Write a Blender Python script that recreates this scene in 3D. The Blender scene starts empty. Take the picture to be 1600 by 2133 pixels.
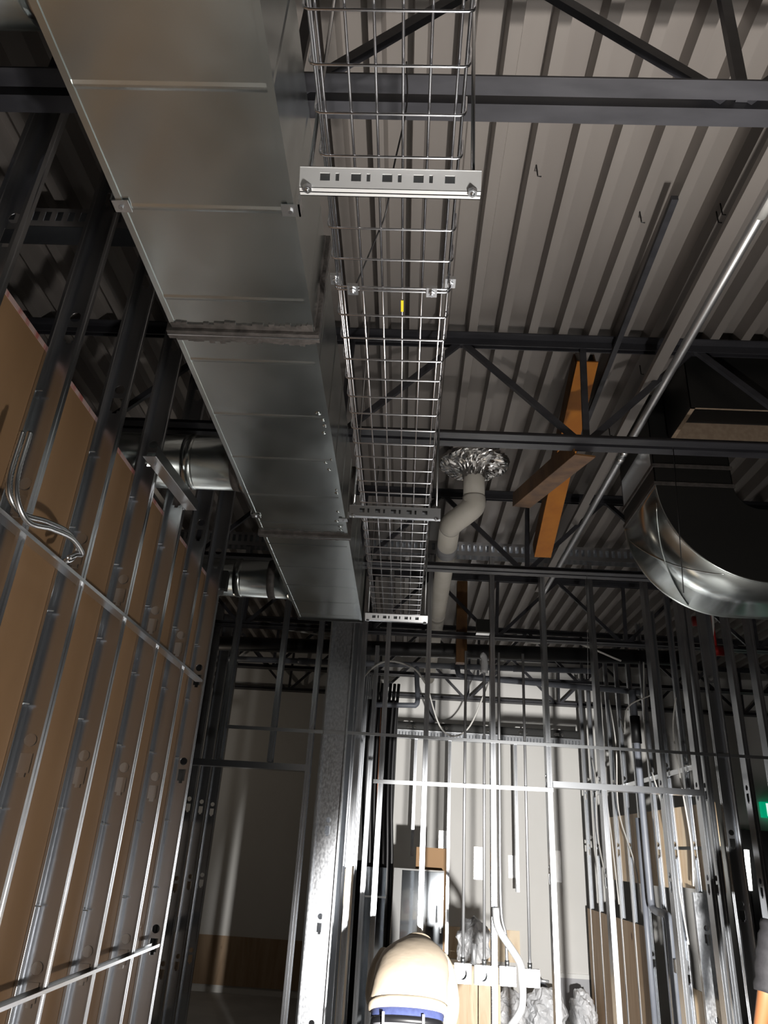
import bpy, bmesh, math, random
from mathutils import Vector, Matrix
random.seed(7)
sc = bpy.context.scene
COL = sc.collection
H = 1.63                                   # height of the camera above the floor
# ------------------------------------------------------------------ camera
cam_d = bpy.data.cameras.new('camera'); cam = bpy.data.objects.new('camera', cam_d); COL.objects.link(cam)
cam_d.sensor_fit = 'HORIZONTAL'; cam_d.sensor_width = 36.0; cam_d.lens = 1497.98 / 1600 * 36.0
cam_d.clip_start = 0.05; cam_d.clip_end = 60
def cam_axes(pitch, yaw, roll):
    cp, sp, cy, sy, cr, sr = math.cos(pitch), math.sin(pitch), math.cos(yaw), math.sin(yaw), math.cos(roll), math.sin(roll)
    fw = Vector((sy*cp, cy*cp, sp)); r0 = Vector((cy, -sy, 0)); u0 = r0.cross(fw)
    return r0*cr + u0*sr, u0*cr - r0*sr, fw
rt, up, fw = cam_axes(math.radians(24.9525), math.radians(-2.6520), math.radians(3.6021))
cam.matrix_world = Matrix(((rt.x, up.x, -fw.x, 0), (rt.y, up.y, -fw.y, 0), (rt.z, up.z, -fw.z, H), (0, 0, 0, 1)))
sc.camera = cam
# ------------------------------------------------------------------ world, lights, exposure
world = bpy.data.worlds.new('world'); sc.world = world; world.use_nodes = True
world.node_tree.nodes['Background'].inputs[0].default_value = (0.75, 0.85, 1.0, 1)
world.node_tree.nodes['Background'].inputs[1].default_value = 0.016
def area(name, loc, aim, size, power, color):
    d = bpy.data.lights.new(name, 'AREA'); d.shape = 'SQUARE'; d.size = size; d.energy = power; d.color = color
    o = bpy.data.objects.new(name, d); COL.objects.link(o); o.location = loc
    o.rotation_euler = Vector(aim).to_track_quat('-Z', 'Y').to_euler(); return o
LAMP = Vector((0.905, 1.0, 0.82))
sd = bpy.data.lights.new('lamp_beam', 'SPOT'); sd.energy = 2700; sd.color = (1.0, 0.975, 0.94); sd.spot_size = math.radians(43); sd.spot_blend = 0.35; sd.shadow_soft_size = 0.05
spot = bpy.data.objects.new('lamp_beam', sd); COL.objects.link(spot); spot.location = LAMP
spot.rotation_euler = Vector((0.02, 1.0, 0.0)).to_track_quat('-Z', 'Y').to_euler()
spill = bpy.data.lights.new('lamp_spill', 'POINT'); spill.energy = 105; spill.color = (1.0, 0.955, 0.90); spill.shadow_soft_size = 0.06
spo = bpy.data.objects.new('lamp_spill', spill); COL.objects.link(spo); spo.location = LAMP + Vector((0.0, 0.05, 0.0))
ud = bpy.data.lights.new('added_upward_fill', 'SPOT'); ud.energy = 300; ud.color = (1.0, 0.95, 0.88); ud.spot_size = math.radians(74); ud.spot_blend = 1.0; ud.shadow_soft_size = 0.05  # made-up second head, added to brighten the deck and duct from below
upl = bpy.data.objects.new('added_upward_fill', ud); COL.objects.link(upl); upl.location = LAMP + Vector((-0.02, -0.08, 0.16))
upl.rotation_euler = Vector((-0.20, 0.02, 1.0)).to_track_quat('-Z', 'Y').to_euler()
vs = sc.view_settings
sc.display_settings.display_device = 'sRGB'
vs.view_transform = 'Standard'; vs.look = 'None'; vs.exposure = 0.0; vs.gamma = 1.0; vs.use_curve_mapping = False
sc.cycles.use_denoising = True
sc.cycles.sample_clamp_indirect = 6.0
sc.cycles.max_bounces = 8
# ------------------------------------------------------------------ materials
def newmat(name, base=(.5, .5, .5), rough=.5, metal=0.0, spec=.5):
    m = bpy.data.materials.new(name); m.use_nodes = True
    b = m.node_tree.nodes['Principled BSDF']
    b.inputs['Base Color'].default_value = (*base, 1); b.inputs['Roughness'].default_value = rough
    b.inputs['Metallic'].default_value = metal; b.inputs['Specular IOR Level'].default_value = spec
    return m
def nd(m, t, **kw):
    n = m.node_tree.nodes.new(t)
    for k, v in kw.items():
        if hasattr(n, k): setattr(n, k, v)
        else: n.inputs[k].default_value = v
    return n
def ln(m, a, b): m.node_tree.links.new(a, b)
def noisy(name, c1, c2, rough=.5, metal=0.0, scale=8.0, stretch=(1, 1, 1), bump=0.0, bscale=None, rough2=None, lo=.35, hi=.65, detail=4.0, spec=.5, bdist=.01):
    """two-tone noise material in object space, optional bump"""
    m = newmat(name, c1, rough, metal, spec); b = m.node_tree.nodes['Principled BSDF']
    tc = nd(m, 'ShaderNodeTexCoord'); mp = nd(m, 'ShaderNodeMapping'); mp.inputs['Scale'].default_value = stretch
    ln(m, tc.outputs['Object'], mp.inputs['Vector'])
    n = nd(m, 'ShaderNodeTexNoise'); n.inputs['Scale'].default_value = scale; n.inputs['Detail'].default_value = detail
    ln(m, mp.outputs[0], n.inputs['Vector'])
    r = nd(m, 'ShaderNodeValToRGB'); r.color_ramp.elements[0].position = lo; r.color_ramp.elements[1].position = hi
    r.color_ramp.elements[0].color = (*c1, 1); r.color_ramp.elements[1].color = (*c2, 1)
    ln(m, n.outputs['Fac'], r.inputs[0]); ln(m, r.outputs[0], b.inputs['Base Color'])
    if rough2 is not None:
        mr = nd(m, 'ShaderNodeMapRange'); mr.inputs['To Min'].default_value = rough; mr.inputs['To Max'].default_value = rough2
        mr.inputs['From Min'].default_value = lo; mr.inputs['From Max'].default_value = hi
        ln(m, n.outputs['Fac'], mr.inputs['Value']); ln(m, mr.outputs[0], b.inputs['Roughness'])
    if bump:
        n2 = nd(m, 'ShaderNodeTexNoise'); n2.inputs['Scale'].default_value = bscale or scale; n2.inputs['Detail'].default_value = 3
        ln(m, mp.outputs[0], n2.inputs['Vector'])
        bp = nd(m, 'ShaderNodeBump'); bp.inputs['Strength'].default_value = bump; bp.inputs['Distance'].default_value = bdist
        ln(m, n2.outputs['Fac'], bp.inputs['Height']); ln(m, bp.outputs[0], b.inputs['Normal'])
    return m
def plymat(name, c1, c2, ax):
    """plywood: long grain along z with a few knots"""
    m = newmat(name, c1, .6); b = m.node_tree.nodes['Principled BSDF']
    tc = nd(m, 'ShaderNodeTexCoord'); mp = nd(m, 'ShaderNodeMapping'); mp.inputs['Scale'].default_value = (1, 1, .12)
    ln(m, tc.outputs['Object'], mp.inputs['Vector'])
    n = nd(m, 'ShaderNodeTexNoise'); n.inputs['Scale'].default_value = 9; n.inputs['Detail'].default_value = 5; n.inputs['Distortion'].default_value = 1.2
    ln(m, mp.outputs[0], n.inputs['Vector'])
    r = nd(m, 'ShaderNodeValToRGB'); r.color_ramp.elements[0].position = .36; r.color_ramp.elements[1].position = .62
    r.color_ramp.elements[0].color = (*c2, 1); r.color_ramp.elements[1].color = (*c1, 1)
    ln(m, n.outputs['Fac'], r.inputs[0])
    mp2 = nd(m, 'ShaderNodeMapping'); mp2.inputs['Scale'].default_value = (1, 1, .55); ln(m, tc.outputs['Object'], mp2.inputs['Vector'])
    v = nd(m, 'ShaderNodeTexVoronoi'); v.inputs['Scale'].default_value = 4.2; ln(m, mp2.outputs[0], v.inputs['Vector'])
    r2 = nd(m, 'ShaderNodeValToRGB'); r2.color_ramp.elements[0].position = .05; r2.color_ramp.elements[1].position = .10
    r2.color_ramp.elements[0].color = (.16, .07, .025, 1); r2.color_ramp.elements[1].color = (1, 1, 1, 1)
    ln(m, v.outputs['Distance'], r2.inputs[0])
    mx = nd(m, 'ShaderNodeMix'); mx.data_type = 'RGBA'; mx.blend_type = 'MULTIPLY'; mx.inputs[0].default_value = 1
    ln(m, r.outputs[0], mx.inputs[6]); ln(m, r2.outputs[0], mx.inputs[7]); ln(m, mx.outputs[2], b.inputs['Base Color'])
    return m
M = {}
M['galv'] = newmat('galvanized_steel', (.66, .68, .71), .27, 1.0)
M['knock'] = newmat('stamped_zinc', (.74, .73, .72), .42, .92)
M['spangle'] = noisy('spangled_zinc', (.58, .60, .63), (.74, .76, .79), .30, 1.0, 70, (1, 1, .6), 0, None, .38)
M['duct'] = noisy('duct_sheet', (.68, .735, .73), (.74, .79, .785), .20, 1.0, 3, (1, 1, 1), .30, 1.6, .27, bdist=.03)
M['wire'] = newmat('zinc_wire', (.78, .79, .83), .22, 1.0)
M['strut'] = newmat('zinc_strut', (.78, .80, .82), .28, 1.0)
M['strut_lit'] = newmat('lit_zinc', (.82, .83, .84), .5, .55)  # paler, less metallic zinc: brightness of lit parts put into the colour
M['black_steel'] = noisy('charcoal_primer_steel', (.030, .030, .036), (.048, .048, .056), .42, 0, 14, (.3, 1, 1), .06, 30)
M['deck'] = noisy('grey_steel_deck', (.25, .226, .212), (.295, .27, .253), .42, .25, 3, (1, .3, 1), .03, 9)
M['paper'] = noisy('brown_board_paper', (.25, .147, .074), (.30, .18, .094), .50, 0, 4, (1, 1, .3), .02, 40)
M['tape'] = noisy('pink_edge_tape', (.50, .36, .34), (.42, .15, .13), .5, 0, 26, (1, 1, .2), lo=.5, hi=.62)
M['drywall'] = noisy('white_drywall', (.64, .63, .60), (.72, .71, .69), .75, 0, 1.1, (1, 1, .5), .03, 60, lo=.3, hi=.7)
M['floor'] = noisy('concrete_floor', (.40, .397, .39), (.48, .475, .465), .55, 0, 3, (1, 1, 1), .1, 20)
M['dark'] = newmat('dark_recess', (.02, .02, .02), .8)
M['orange'] = noisy('orange_paint', (.62, .22, .015), (.52, .17, .012), .45, 0, 10)
M['rust'] = noisy('rusty_steel', (.12, .055, .02), (.24, .12, .045), .55, .2, 9, (1, 1, .4), .1, 30)
M['white_pipe'] = noisy('white_pipe_jacket', (.80, .76, .68), (.86, .82, .75), .55, 0, 9, (1, 1, 1), .15, 14)
M['grey_wrap'] = newmat('grey_tape', (.42, .42, .44), .5)
M['foil'] = newmat('aluminium_foil', (.90, .89, .88), .24, 1.0)
M['mastic'] = noisy('dark_sealant', (.05, .045, .042), (.09, .08, .075), .6, 0, 30, (1, 1, 1), .3, 60)
M['liner'] = noisy('duct_liner', (.34, .25, .18), (.42, .32, .23), .8, 0, 40)
M['dark_metal'] = newmat('dark_coat_and_shade', (.035, .035, .034), .38, .6)  # dark duct metal, also the ledger's shade put into colour
M['black'] = newmat('black_rubber', (.012, .012, .013), .45)
M['pvc'] = noisy('grey_pvc', (.17, .185, .22), (.21, .225, .26), .4, 0, 5)
M['emt'] = newmat('emt_conduit', (.80, .81, .83), .36, .9)
M['copper'] = newmat('copper', (.75, .30, .16), .3, 1.0)
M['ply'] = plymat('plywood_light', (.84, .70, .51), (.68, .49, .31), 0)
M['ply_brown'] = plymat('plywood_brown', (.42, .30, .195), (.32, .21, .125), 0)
M['cable'] = newmat('white_cable', (.62, .61, .58), .5)
M['sheet'] = noisy('sheet_panel', (.40, .43, .46), (.46, .49, .52), .05, 1.0, 2.0, (1, 1, .5), 0, None, .06)
M['bag'] = noisy('plastic_bag', (.60, .61, .63), (.72, .73, .75), .35, 0, 6, (1, 1, 1), .6, 9, bdist=.04)
M['card'] = newmat('cardboard', (.30, .18, .09), .8)
M['hood'] = noisy('cream_fleece', (.64, .53, .40), (.69, .58, .45), .85, 0, 9, (1, 1, 1), .35, 7, bdist=.012)
M['skin'] = newmat('skin', (.50, .24, .13), .5)
M['skin_tan'] = newmat('skin_tan', (.22, .085, .030), .6)
M['belt'] = newmat('black_leather', (.012, .012, .014), .35)
M['blue'] = noisy('blue_cotton', (.045, .06, .17), (.06, .08, .21), .8, 0, 40)
M['pants'] = noisy('grey_denim', (.34, .34, .37), (.42, .42, .45), .8, 0, 50)
M['tee'] = noisy('black_jersey', (.008, .0075, .009), (.013, .012, .014), .8, 0, 60)
M['hair'] = newmat('dark_hair', (.02, .015, .012), .6)
M['red'] = newmat('red_enamel', (.35, .015, .012), .35)
M['yellow'] = newmat('yellow_tag', (.75, .62, .02), .5)
M['white'] = newmat('white_plastic', (.75, .75, .73), .45)
M['green'] = newmat('exit_green', (.0, .33, .16), .4); M['green'].node_tree.nodes['Principled BSDF'].inputs['Emission Color'].default_value = (0, .42, .2, 1); M['green'].node_tree.nodes['Principled BSDF'].inputs['Emission Strength'].default_value = .7
M['signwhite'] = newmat('exit_white', (.8, .85, .82), .4); M['signwhite'].node_tree.nodes['Principled BSDF'].inputs['Emission Color'].default_value = (.85, 1, .93, 1); M['signwhite'].node_tree.nodes['Principled BSDF'].inputs['Emission Strength'].default_value = .9
M['tube'] = newmat('lit_tube', (1, 1, 1), .4); M['tube'].node_tree.nodes['Principled BSDF'].inputs['Emission Color'].default_value = (1, 1, .96, 1); M['tube'].node_tree.nodes['Principled BSDF'].inputs['Emission Strength'].default_value = 6
# ------------------------------------------------------------------ mesh helpers
WORLD = {}                                   # object -> world position of its origin
class MB:
    def __init__(s): s.v = []; s.f = []
    def add(s, vs_, fs):
        o = len(s.v); s.v += [Vector(v) for v in vs_]; s.f += [tuple(i+o for i in f) for f in fs]; return s
    def box(s, a, b):
        x0, y0, z0 = a; x1, y1, z1 = b
        return s.add([(x0,y0,z0),(x1,y0,z0),(x1,y1,z0),(x0,y1,z0),(x0,y0,z1),(x1,y0,z1),(x1,y1,z1),(x0,y1,z1)],
                     [(0,3,2,1),(4,5,6,7),(0,1,5,4),(1,2,6,5),(2,3,7,6),(3,0,4,7)])
    def bar(s, p, q, w, h, up=(0, 0, 1)):
        p, q = Vector(p), Vector(q); d = (q-p).normalized(); u = Vector(up)
        if abs(d.dot(u)) > .98: u = Vector((0, 1, 0))
        a = d.cross(u).normalized(); b = a.cross(d)
        c = [(-w/2, -h/2), (w/2, -h/2), (w/2, h/2), (-w/2, h/2)]
        vs_ = [p+a*i+b*j for i, j in c] + [q+a*i+b*j for i, j in c]
        return s.add(vs_, [(0,1,2,3),(7,6,5,4),(0,4,5,1),(1,5,6,2),(2,6,7,3),(3,7,4,0)])
    def prism(s, pts, p, q, a, b):
        """polygon pts (in axes a, b) swept from p to q"""
        p, q, a, b = Vector(p), Vector(q), Vector(a), Vector(b); n = len(pts)
        vs_ = [p+a*x+b*y for x, y in pts] + [q+a*x+b*y for x, y in pts]
        return s.add(vs_, [tuple(range(n)), tuple(range(2*n-1, n-1, -1))] + [(i, n+i, n+(i+1) % n, (i+1) % n) for i in range(n)])
    def tube(s, pts, r, n=8, closed_ends=True):
        pts = [Vector(p) for p in pts]; rs = r if isinstance(r, (list, tuple)) else [r]*len(pts)
        rings = []; ref = None
        for i, p in enumerate(pts):
            d = (pts[min(i+1, len(pts)-1)] - pts[max(i-1, 0)]).normalized()
            if ref is None: ref = Vector((0, 0, 1)) if abs(d.z) < .9 else Vector((1, 0, 0))
            a = d.cross(ref).normalized(); b = a.cross(d).normalized(); ref = b
            rings.append([p + a*(math.cos(2*math.pi*k/n)*rs[i]) + b*(math.sin(2*math.pi*k/n)*rs[i]) for k in range(n)])
        return s.loft(rings, closed_ends)
    def loft(s, rings, caps=True):
        n = len(rings[0]); vs_ = [v for r in rings for v in r]; fs = []
        for i in range(len(rings)-1):
            for k in range(n): fs.append((i*n+k, i*n+(k+1) % n, (i+1)*n+(k+1) % n, (i+1)*n+k))
        if caps: fs.append(tuple(reversed(range(n)))); fs.append(tuple((len(rings)-1)*n+k for k in range(n)))
        return s.add(vs_, fs)
    def plate_hole(s, u0, u1, z0, z1, hole):
        """flat plate in local (x, z) at y=0 with a polygon hole around its centre (list of (x, z))"""
        cu, cz = sum(p[0] for p in hole)/len(hole), sum(p[1] for p in hole)/len(hole)
        out = []
        for x, z in hole:
            dx, dz = x-cu, z-cz
            t = min([((u1-cu)/dx if dx > 1e-9 else (u0-cu)/dx if dx < -1e-9 else 1e9), ((z1-cz)/dz if dz > 1e-9 else (z0-cz)/dz if dz < -1e-9 else 1e9)])
            out.append([cu+dx*t, cz+dz*t])
        for cx, cz_ in ((u0, z0), (u1, z0), (u1, z1), (u0, z1)):
            j = min(range(len(out)), key=lambda i: (out[i][0]-cx)**2 + (out[i][1]-cz_)**2); out[j] = [cx, cz_]
        n = len(hole); vs_ = [(x, 0, z) for x, z in hole] + [(x, 0, z) for x, z in out]
        return s.add(vs_, [(i, (i+1) % n, n+(i+1) % n, n+i) for i in range(n)])
    def build(s, name, mat, parent=None, smooth=False, solid=0, origin=None):
        if parent is not None: org = WORLD[parent]
        elif origin is not None: org = Vector(origin)
        else:
            xs = [v.x for v in s.v]; ys = [v.y for v in s.v]; zs = [v.z for v in s.v]
            org = Vector(((min(xs)+max(xs))/2, (min(ys)+max(ys))/2, min(zs)))
        me = bpy.data.meshes.new(name); me.from_pydata([v-org for v in s.v], [], s.f)
        bm = bmesh.new(); bm.from_mesh(me)
        if not solid: bmesh.ops.recalc_face_normals(bm, faces=bm.faces[:])
        bm.to_mesh(me); bm.free()
        me.materials.append(M[mat] if isinstance(mat, str) else mat)
        if smooth:
            for p in me.polygons: p.use_smooth = True
        o = bpy.data.objects.new(name, me); COL.objects.link(o)
        if parent is not None: o.parent = parent
        else: o.location = org
        WORLD[o] = org
        if solid:
            md = o.modifiers.new('sheet', 'SOLIDIFY'); md.thickness = solid; md.offset = 0
        return o
def tag(o, label, cat, group=None, kind=None):
    if label: o['label'] = label
    if cat: o['category'] = cat
    if group: o['group'] = group
    if kind: o['kind'] = kind
    return o
def thing(name, loc, label, cat, group=None):
    o = bpy.data.objects.new(name, None); o.empty_display_size = .1; COL.objects.link(o); o.location = loc; WORLD[o] = Vector(loc)
    return tag(o, label, cat, group)
def struct(o): o['kind'] = 'structure'; return o
def dup(o, delta, parent=None):
    """copy of one object, moved by delta (parts keep sharing the mesh)"""
    c = o.copy(); COL.objects.link(c); c.location = o.location + Vector(delta)
    if parent is not None: c.parent = parent
    return c
def arc(cx, cz, r, a0, a1, n): return [(cx+r*math.cos(a0+(a1-a0)*i/n), cz+r*math.sin(a0+(a1-a0)*i/n)) for i in range(n+1)]
def spline(pts, n=8):
    pts = [Vector(p) for p in pts]; P = [pts[0]*2-pts[1]] + pts + [pts[-1]*2-pts[-2]]; out = []
    for i in range(1, len(P)-2):
        for k in range(n):
            t = k/n; a, b, c, d = P[i-1], P[i], P[i+1], P[i+2]
            out.append(.5*((2*b)+(c-a)*t+(2*a-5*b+4*c-d)*t*t+(3*b-a-3*c+d)*t**3))
    return out + [pts[-1]]
# ------------------------------------------------------------------ the setting
ZD = 2.42 + H                                # underside of the deck ribs
def floor_slab():
    return struct(MB().box((-4.5, -4.5, -.15), (6.5, 10.2, 0)).build('floor', 'floor'))
floor_slab()
def deck():
    m = MB(); pitch = .1524; x = .26 - 31*pitch; prof = []
    for k in range(72):
        cx = x + k*pitch
        prof += [(cx-.029, .085), (cx-.021, 0), (cx+.021, 0), (cx+.032, .085)]
    ys = [-4.6, 10.2]; n = len(prof)
    vs_ = [(px, y, ZD+pz) for y in ys for px, pz in prof]
    m.add(vs_, [(i, i+1, n+i+1, n+i) for i in range(n-1)])
    o = m.build('ceiling', 'deck', solid=.002); return struct(o)
deck()
def trim_box(name, a, b, mat): return struct(MB().box(a, b).build(name, mat))
trim_box('wall_back', (-4.5, 9.85, 0), (6.5, 10.0, ZD+.083), 'drywall')
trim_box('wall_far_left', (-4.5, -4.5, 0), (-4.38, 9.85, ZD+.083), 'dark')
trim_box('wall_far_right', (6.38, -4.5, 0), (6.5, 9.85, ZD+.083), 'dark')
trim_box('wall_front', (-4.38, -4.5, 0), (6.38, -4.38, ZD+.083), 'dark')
# brown board wall on the left, with the coloured edge tape along its top
wl = struct(MB().box((-1.208, -1.6, 0), (-1.192, 3.935, 2.996)).build('wall_left', 'paper'))
struct(MB().box((-1.2095, -1.6, 2.996), (-1.1905, 3.934, 3.014)).build('trim_1', 'tape'))
# drywall behind the left doorway partition: closes off the dark room on the left
struct(MB().box((-.640, 5.73, 0), (-.625, 9.84, 3.35)).build('wall_partition', 'drywall'))
# ------------------------------------------------------------------ roof joists
JB = 1.81 + H
def joist(y, label):
    t = thing('steel_roof_joist', (0, y, JB), label, 'roof joist', 'open web roof joists')
    x0, x1 = -4.35, 6.35
    L = [(0, 0), (.052, 0), (.052, .006), (.006, .006), (.006, .045), (0, .045)]
    for s in (-1, 1):
        q = [(s*(.012+a), b) for a, b in L]
        MB().prism(q, (x0, y, JB), (x1, y, JB), (0, 1, 0), (0, 0, 1)).build('bottom_chord', 'black_steel', t)
        q = [(s*(.012+a), -b) for a, b in L]
        MB().prism(q, (x0, y, ZD-.002), (x1, y, ZD-.002), (0, 1, 0), (0, 0, 1)).build('top_chord', 'black_steel', t)
    zt, zb = ZD-.03, JB+.025
    for k in range(-3, 5):
        top, bot = .217+1.19*k, .80+1.19*k
        for p, q in (((top, y, zt), (bot-.03, y, zb)), ((bot+.03, y, zb), (top+1.17, y, zt)), ((bot+.015, y, zb), (bot+.03, y, zt))):
            if p[0] < x0+.1 or q[0] > x1-.1: continue
            MB().bar(p, q, .030, .022, (0, 1, 0)).build('web_bar', 'black_steel', t)
    return t
JY = [1.27, 3.02, 4.80, 6.57, 8.34, 9.66]
for y, lb in zip(JY, ['black steel roof joist nearest overhead, its wide double chord crossing the top of the photo',
                      'black steel roof joist second from overhead, holding the hanging wire and rusty brace',
                      'black steel roof joist third from overhead, just in front of the white pipe run',
                      'black steel roof joist right behind the tops of the facing stud row',
                      'black steel roof joist above the grey conduits in the back room',
                      'black steel roof joist farthest away, close against the white back wall']):
    joist(y, lb)
# ------------------------------------------------------------------ metal studs
KO = {}
def kpoly(kind):
    if kind == 'c': return [(.019*math.cos(2*math.pi*k/16), .019*math.sin(2*math.pi*k/16)) for k in range(16)]
    base = [(-.019, .034), (.019, .034), (.019, -.022), (.009, -.022), (.009, -.034), (-.009, -.034), (-.009, -.022), (-.019, -.022)]
    out = []
    for (a, b), (c, d) in zip(base, base[1:]+base[:1]):
        n = max(1, round(math.hypot(c-a, d-b)/.012))
        out += [(a+(c-a)*i/n, b+(d-b)*i/n) for i in range(n)]
    return out
MESH = {}
def stud(label, x, y, z0, z1, depth=.092, rot=0, flip=1, holes=(), stamped=(), name='metal_stud', group=None, fl=.035, mat='galv', cat='metal stud'):
    """C-section stud. Local +X runs across the web from the origin, flanges point to local -Y*flip"""
    key = (round(z0, 3), round(z1, 3), depth, flip, tuple(holes), fl, mat)
    if key not in MESH:
        m = MB(); cuts = sorted(holes)
        zc = z0
        def plain(a, b):
            if b-a > 1e-4: m.add([(0, 0, a), (depth, 0, a), (depth, 0, b), (0, 0, b)], [(0, 1, 2, 3)])
        for hz in cuts:
            plain(zc, hz-.055)
            m.plate_hole(0, depth, hz-.055, hz+.040, [(depth/2+a, hz-.007+b) for a, b in kpoly('r')])
            m.plate_hole(0, depth, hz+.040, hz+.095, [(depth/2+a, hz+.066+b) for a, b in kpoly('c')])
            zc = hz+.095
        plain(zc, z1)
        f = -fl*flip; l = .009
        sec = [(0, 0), (0, f*.38), (.0025, f*.44), (.0025, f*.56), (0, f*.62), (0, f), (l, f)]      # flange with a stiffening groove and lip
        for mir in (0, 1):
            pts = [((depth-a if mir else a), b) for a, b in sec]; n = len(pts)
            m.add([(a, b, z0) for a, b in pts]+[(a, b, z1) for a, b in pts], [(i, i+1, n+i+1, n+i) for i in range(n-1)])
        MESH[key] = m
    o = MESH[key]
    if isinstance(o, MB):
        ob = o.build(name, mat, None, solid=.0016, origin=(0, 0, 0)); MESH[key] = ob; first = True
    else:
        ob = o.copy(); COL.objects.link(ob)
        for k in list(ob.keys()): del ob[k]
    ob.location = (x, y, 0); ob.rotation_euler = (0, 0, rot); ob.name = name
    WORLD[ob] = Vector((x, y, 0))
    tag(ob, label, cat, group)
    for k, z in enumerate(stamped):
        mm = MB()
        for kind, dz in (('r', -.007), ('c', .066)):
            p = [(depth/2+a, z+dz+b) for a, b in kpoly(kind)]; n = len(p)
            mm.add([(a, -.0045*flip, b) for a, b in p]+[(a*.96+depth/2*.04, -.0008*flip, b) for a, b in p], [tuple(range(n))]+[(i, (i+1) % n, n+(i+1) % n, n+i) for i in range(n)])
        WORLD[ob] = Vector((0, 0, 0)); mm.build('knockout', 'knock', ob); WORLD[ob] = Vector((x, y, 0))
    return ob
TOP = ZD-.01
ordn = ['first', 'second', 'third', 'fourth', 'fifth', 'sixth', 'seventh', 'eighth', 'ninth', 'tenth', 'eleventh']
LY = [.585+.4134*k for k in range(9)]        # front edges of the left wall's studs
KZ = [1.63+.225-.62, 1.63+.225, 1.63+.225+.62, 1.63-.44-.0, ]
for k, y in enumerate(LY):
    zs = (1.15, 1.91, 2.47, 3.09)
    last = k == 8
    st = stud('end stud of the brown board wall, the last one before the dark doorway' if last else
         'steel stud against the brown board wall, %s counting from its far end' % ordn[8-k], -1.19, y+.035, 0, TOP,
         holes=(1.15, 1.91, 2.40, 3.09) if last else (3.09, 3.7), stamped=() if last else (1.15, 1.80, 2.47), name='wall_stud', group='studs of the brown board wall')
    WORLD[st] = Vector((0, 0, 0))
    if k > 1:
        for z in (1.35, 1.65, 1.95, 2.25, 2.55, 2.85):
            z += .02*(k % 3); MB().tube([(-.002, -.022, z), (.024, -.022, z)], .0022, 6).build('screw', 'strut', st)
    WORLD[st] = Vector((-1.19, y+.035, 0))
# horizontal bridging channels threaded through the left wall
def bridging(z, ya, yb, label):
    pts = [(-.019, -.006), (.019, -.006), (.019, .006), (.0165, .006), (.0165, -.0035), (-.0165, -.0035), (-.0165, .006), (-.019, .006)]
    return tag(MB().prism(pts, (-1.105, ya, z), (-1.105, yb, z+.004), (1, 0, 0), (0, 0, 1)).build('bridging_channel', 'strut'), label, 'bridging channel')
bridging(2.372, -1.2, 3.83, 'upper bright bridging channel crossing the brown board wall studs')
bridging(1.158, -1.2, 3.83, 'lower bright bridging channel crossing the brown board wall studs')
# ------------------------------------------------------------------ facing stud row (y = 5.64)
YF = 5.64
front = [(-.727, (), 'slim steel stud at the right side of the dark doorway'),
         (-.180, (1.5, 2.11), 'steel stud left of the hooded person, in front of the black hoses'),
         (.145, (1.5, 2.11), 'steel stud rising behind the top of the hooded back'),
         (.650, (1.5, 2.11), 'overlit steel stud in the middle of the outlet box row'),
         (1.062, (1.5, 2.11), 'bright steel stud just right of the outlet boxes'),
         (1.455, (1.5, 2.11), 'dark steel stud in front of the right edge of the white wall'),
         (1.90, (1.5, 2.11), 'dark steel stud standing halfway along the right header'),
         (2.16, (1.5, 2.11), 'steel stud carrying the right end of the right header'),
         (2.22, (1.5, 2.11), 'doubled steel stud just right of the right header end'),
         (2.522, (1.5, 2.11), 'brownish slim stud between the lit tube and the exit sign'),
         (2.70, (1.5, 2.11), 'rightmost slim steel stud, leaving the photo above the exit sign')]
for x, hs, lb in front:
    stud(lb, x, YF, 0, 3.90, rot=math.pi/2, flip=1, holes=hs, name='partition_stud', group='facing row of partition studs')
stud('wide stud with its flat web facing us, under the end of the big duct', -.612, YF, 0, 3.90, depth=.178, flip=1, holes=(.50, 1.11, 1.72), name='jamb_stud', fl=.04, mat='spangle')
stud('dark stud with its web facing us, just left of the lit tube', 2.31, YF+.03, 0, 3.90, depth=.100, flip=1, holes=(1.35, 1.80, 2.9), name='jamb_stud', fl=.04)
for x, lb in ((-1.41, 'short stud standing on the doorway header, left one of two'), (-1.02, 'short stud standing on the doorway header, right one of two')):
    stud(lb, x, YF, 2.16, 3.90, rot=math.pi/2, name='cripple_stud', group='short studs over the doorway')
def track(name, xa, xb, y, z, h, d, label, cat='steel track', up=1, mat='galv'):
    """U track along x: web of width d, legs of height h"""
    s = up; t = .0016
    pts = [(0, 0), (d, 0), (d, s*h), (d-t, s*h), (d-t, s*t), (t, s*t), (t, s*h), (0, s*h)]
    return tag(MB().prism(pts, (xa, y, z), (xb, y, z), (0, 1, 0), (0, 0, 1)).build(name, mat), label, cat)
track('header_track', -2.1, -.70, YF-.006, 2.108, .046, .10, 'steel header track over the dark doorway on the left')
track('header_track', 1.10, 2.18, YF-.006, 2.098, .042, .10, 'steel header track on the right, ending at the doubled stud')
tag(MB().bar((-1.36, YF-.006, 2.395), (-.43, YF-.006, 2.395), .002, .026, (0, 0, 1)).build('flat_strap', 'strut'), 'thin flat strap across the short studs above the doorway', 'strap')
tag(MB().bar((-.60, YF-.008, 2.400), (2.95, YF-.008, 2.388), .002, .022, (0, 0, 1)).build('flat_strap', 'strut'), 'long thin bright strap running right across the facing studs', 'strap')
tag(MB().bar((-.215, YF-.008, 2.066), (1.10, YF-.008, 2.078), .002, .028, (0, 0, 1)).build('flat_strap', 'strut'), 'short bright strap across the middle studs below the long one', 'strap')
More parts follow.
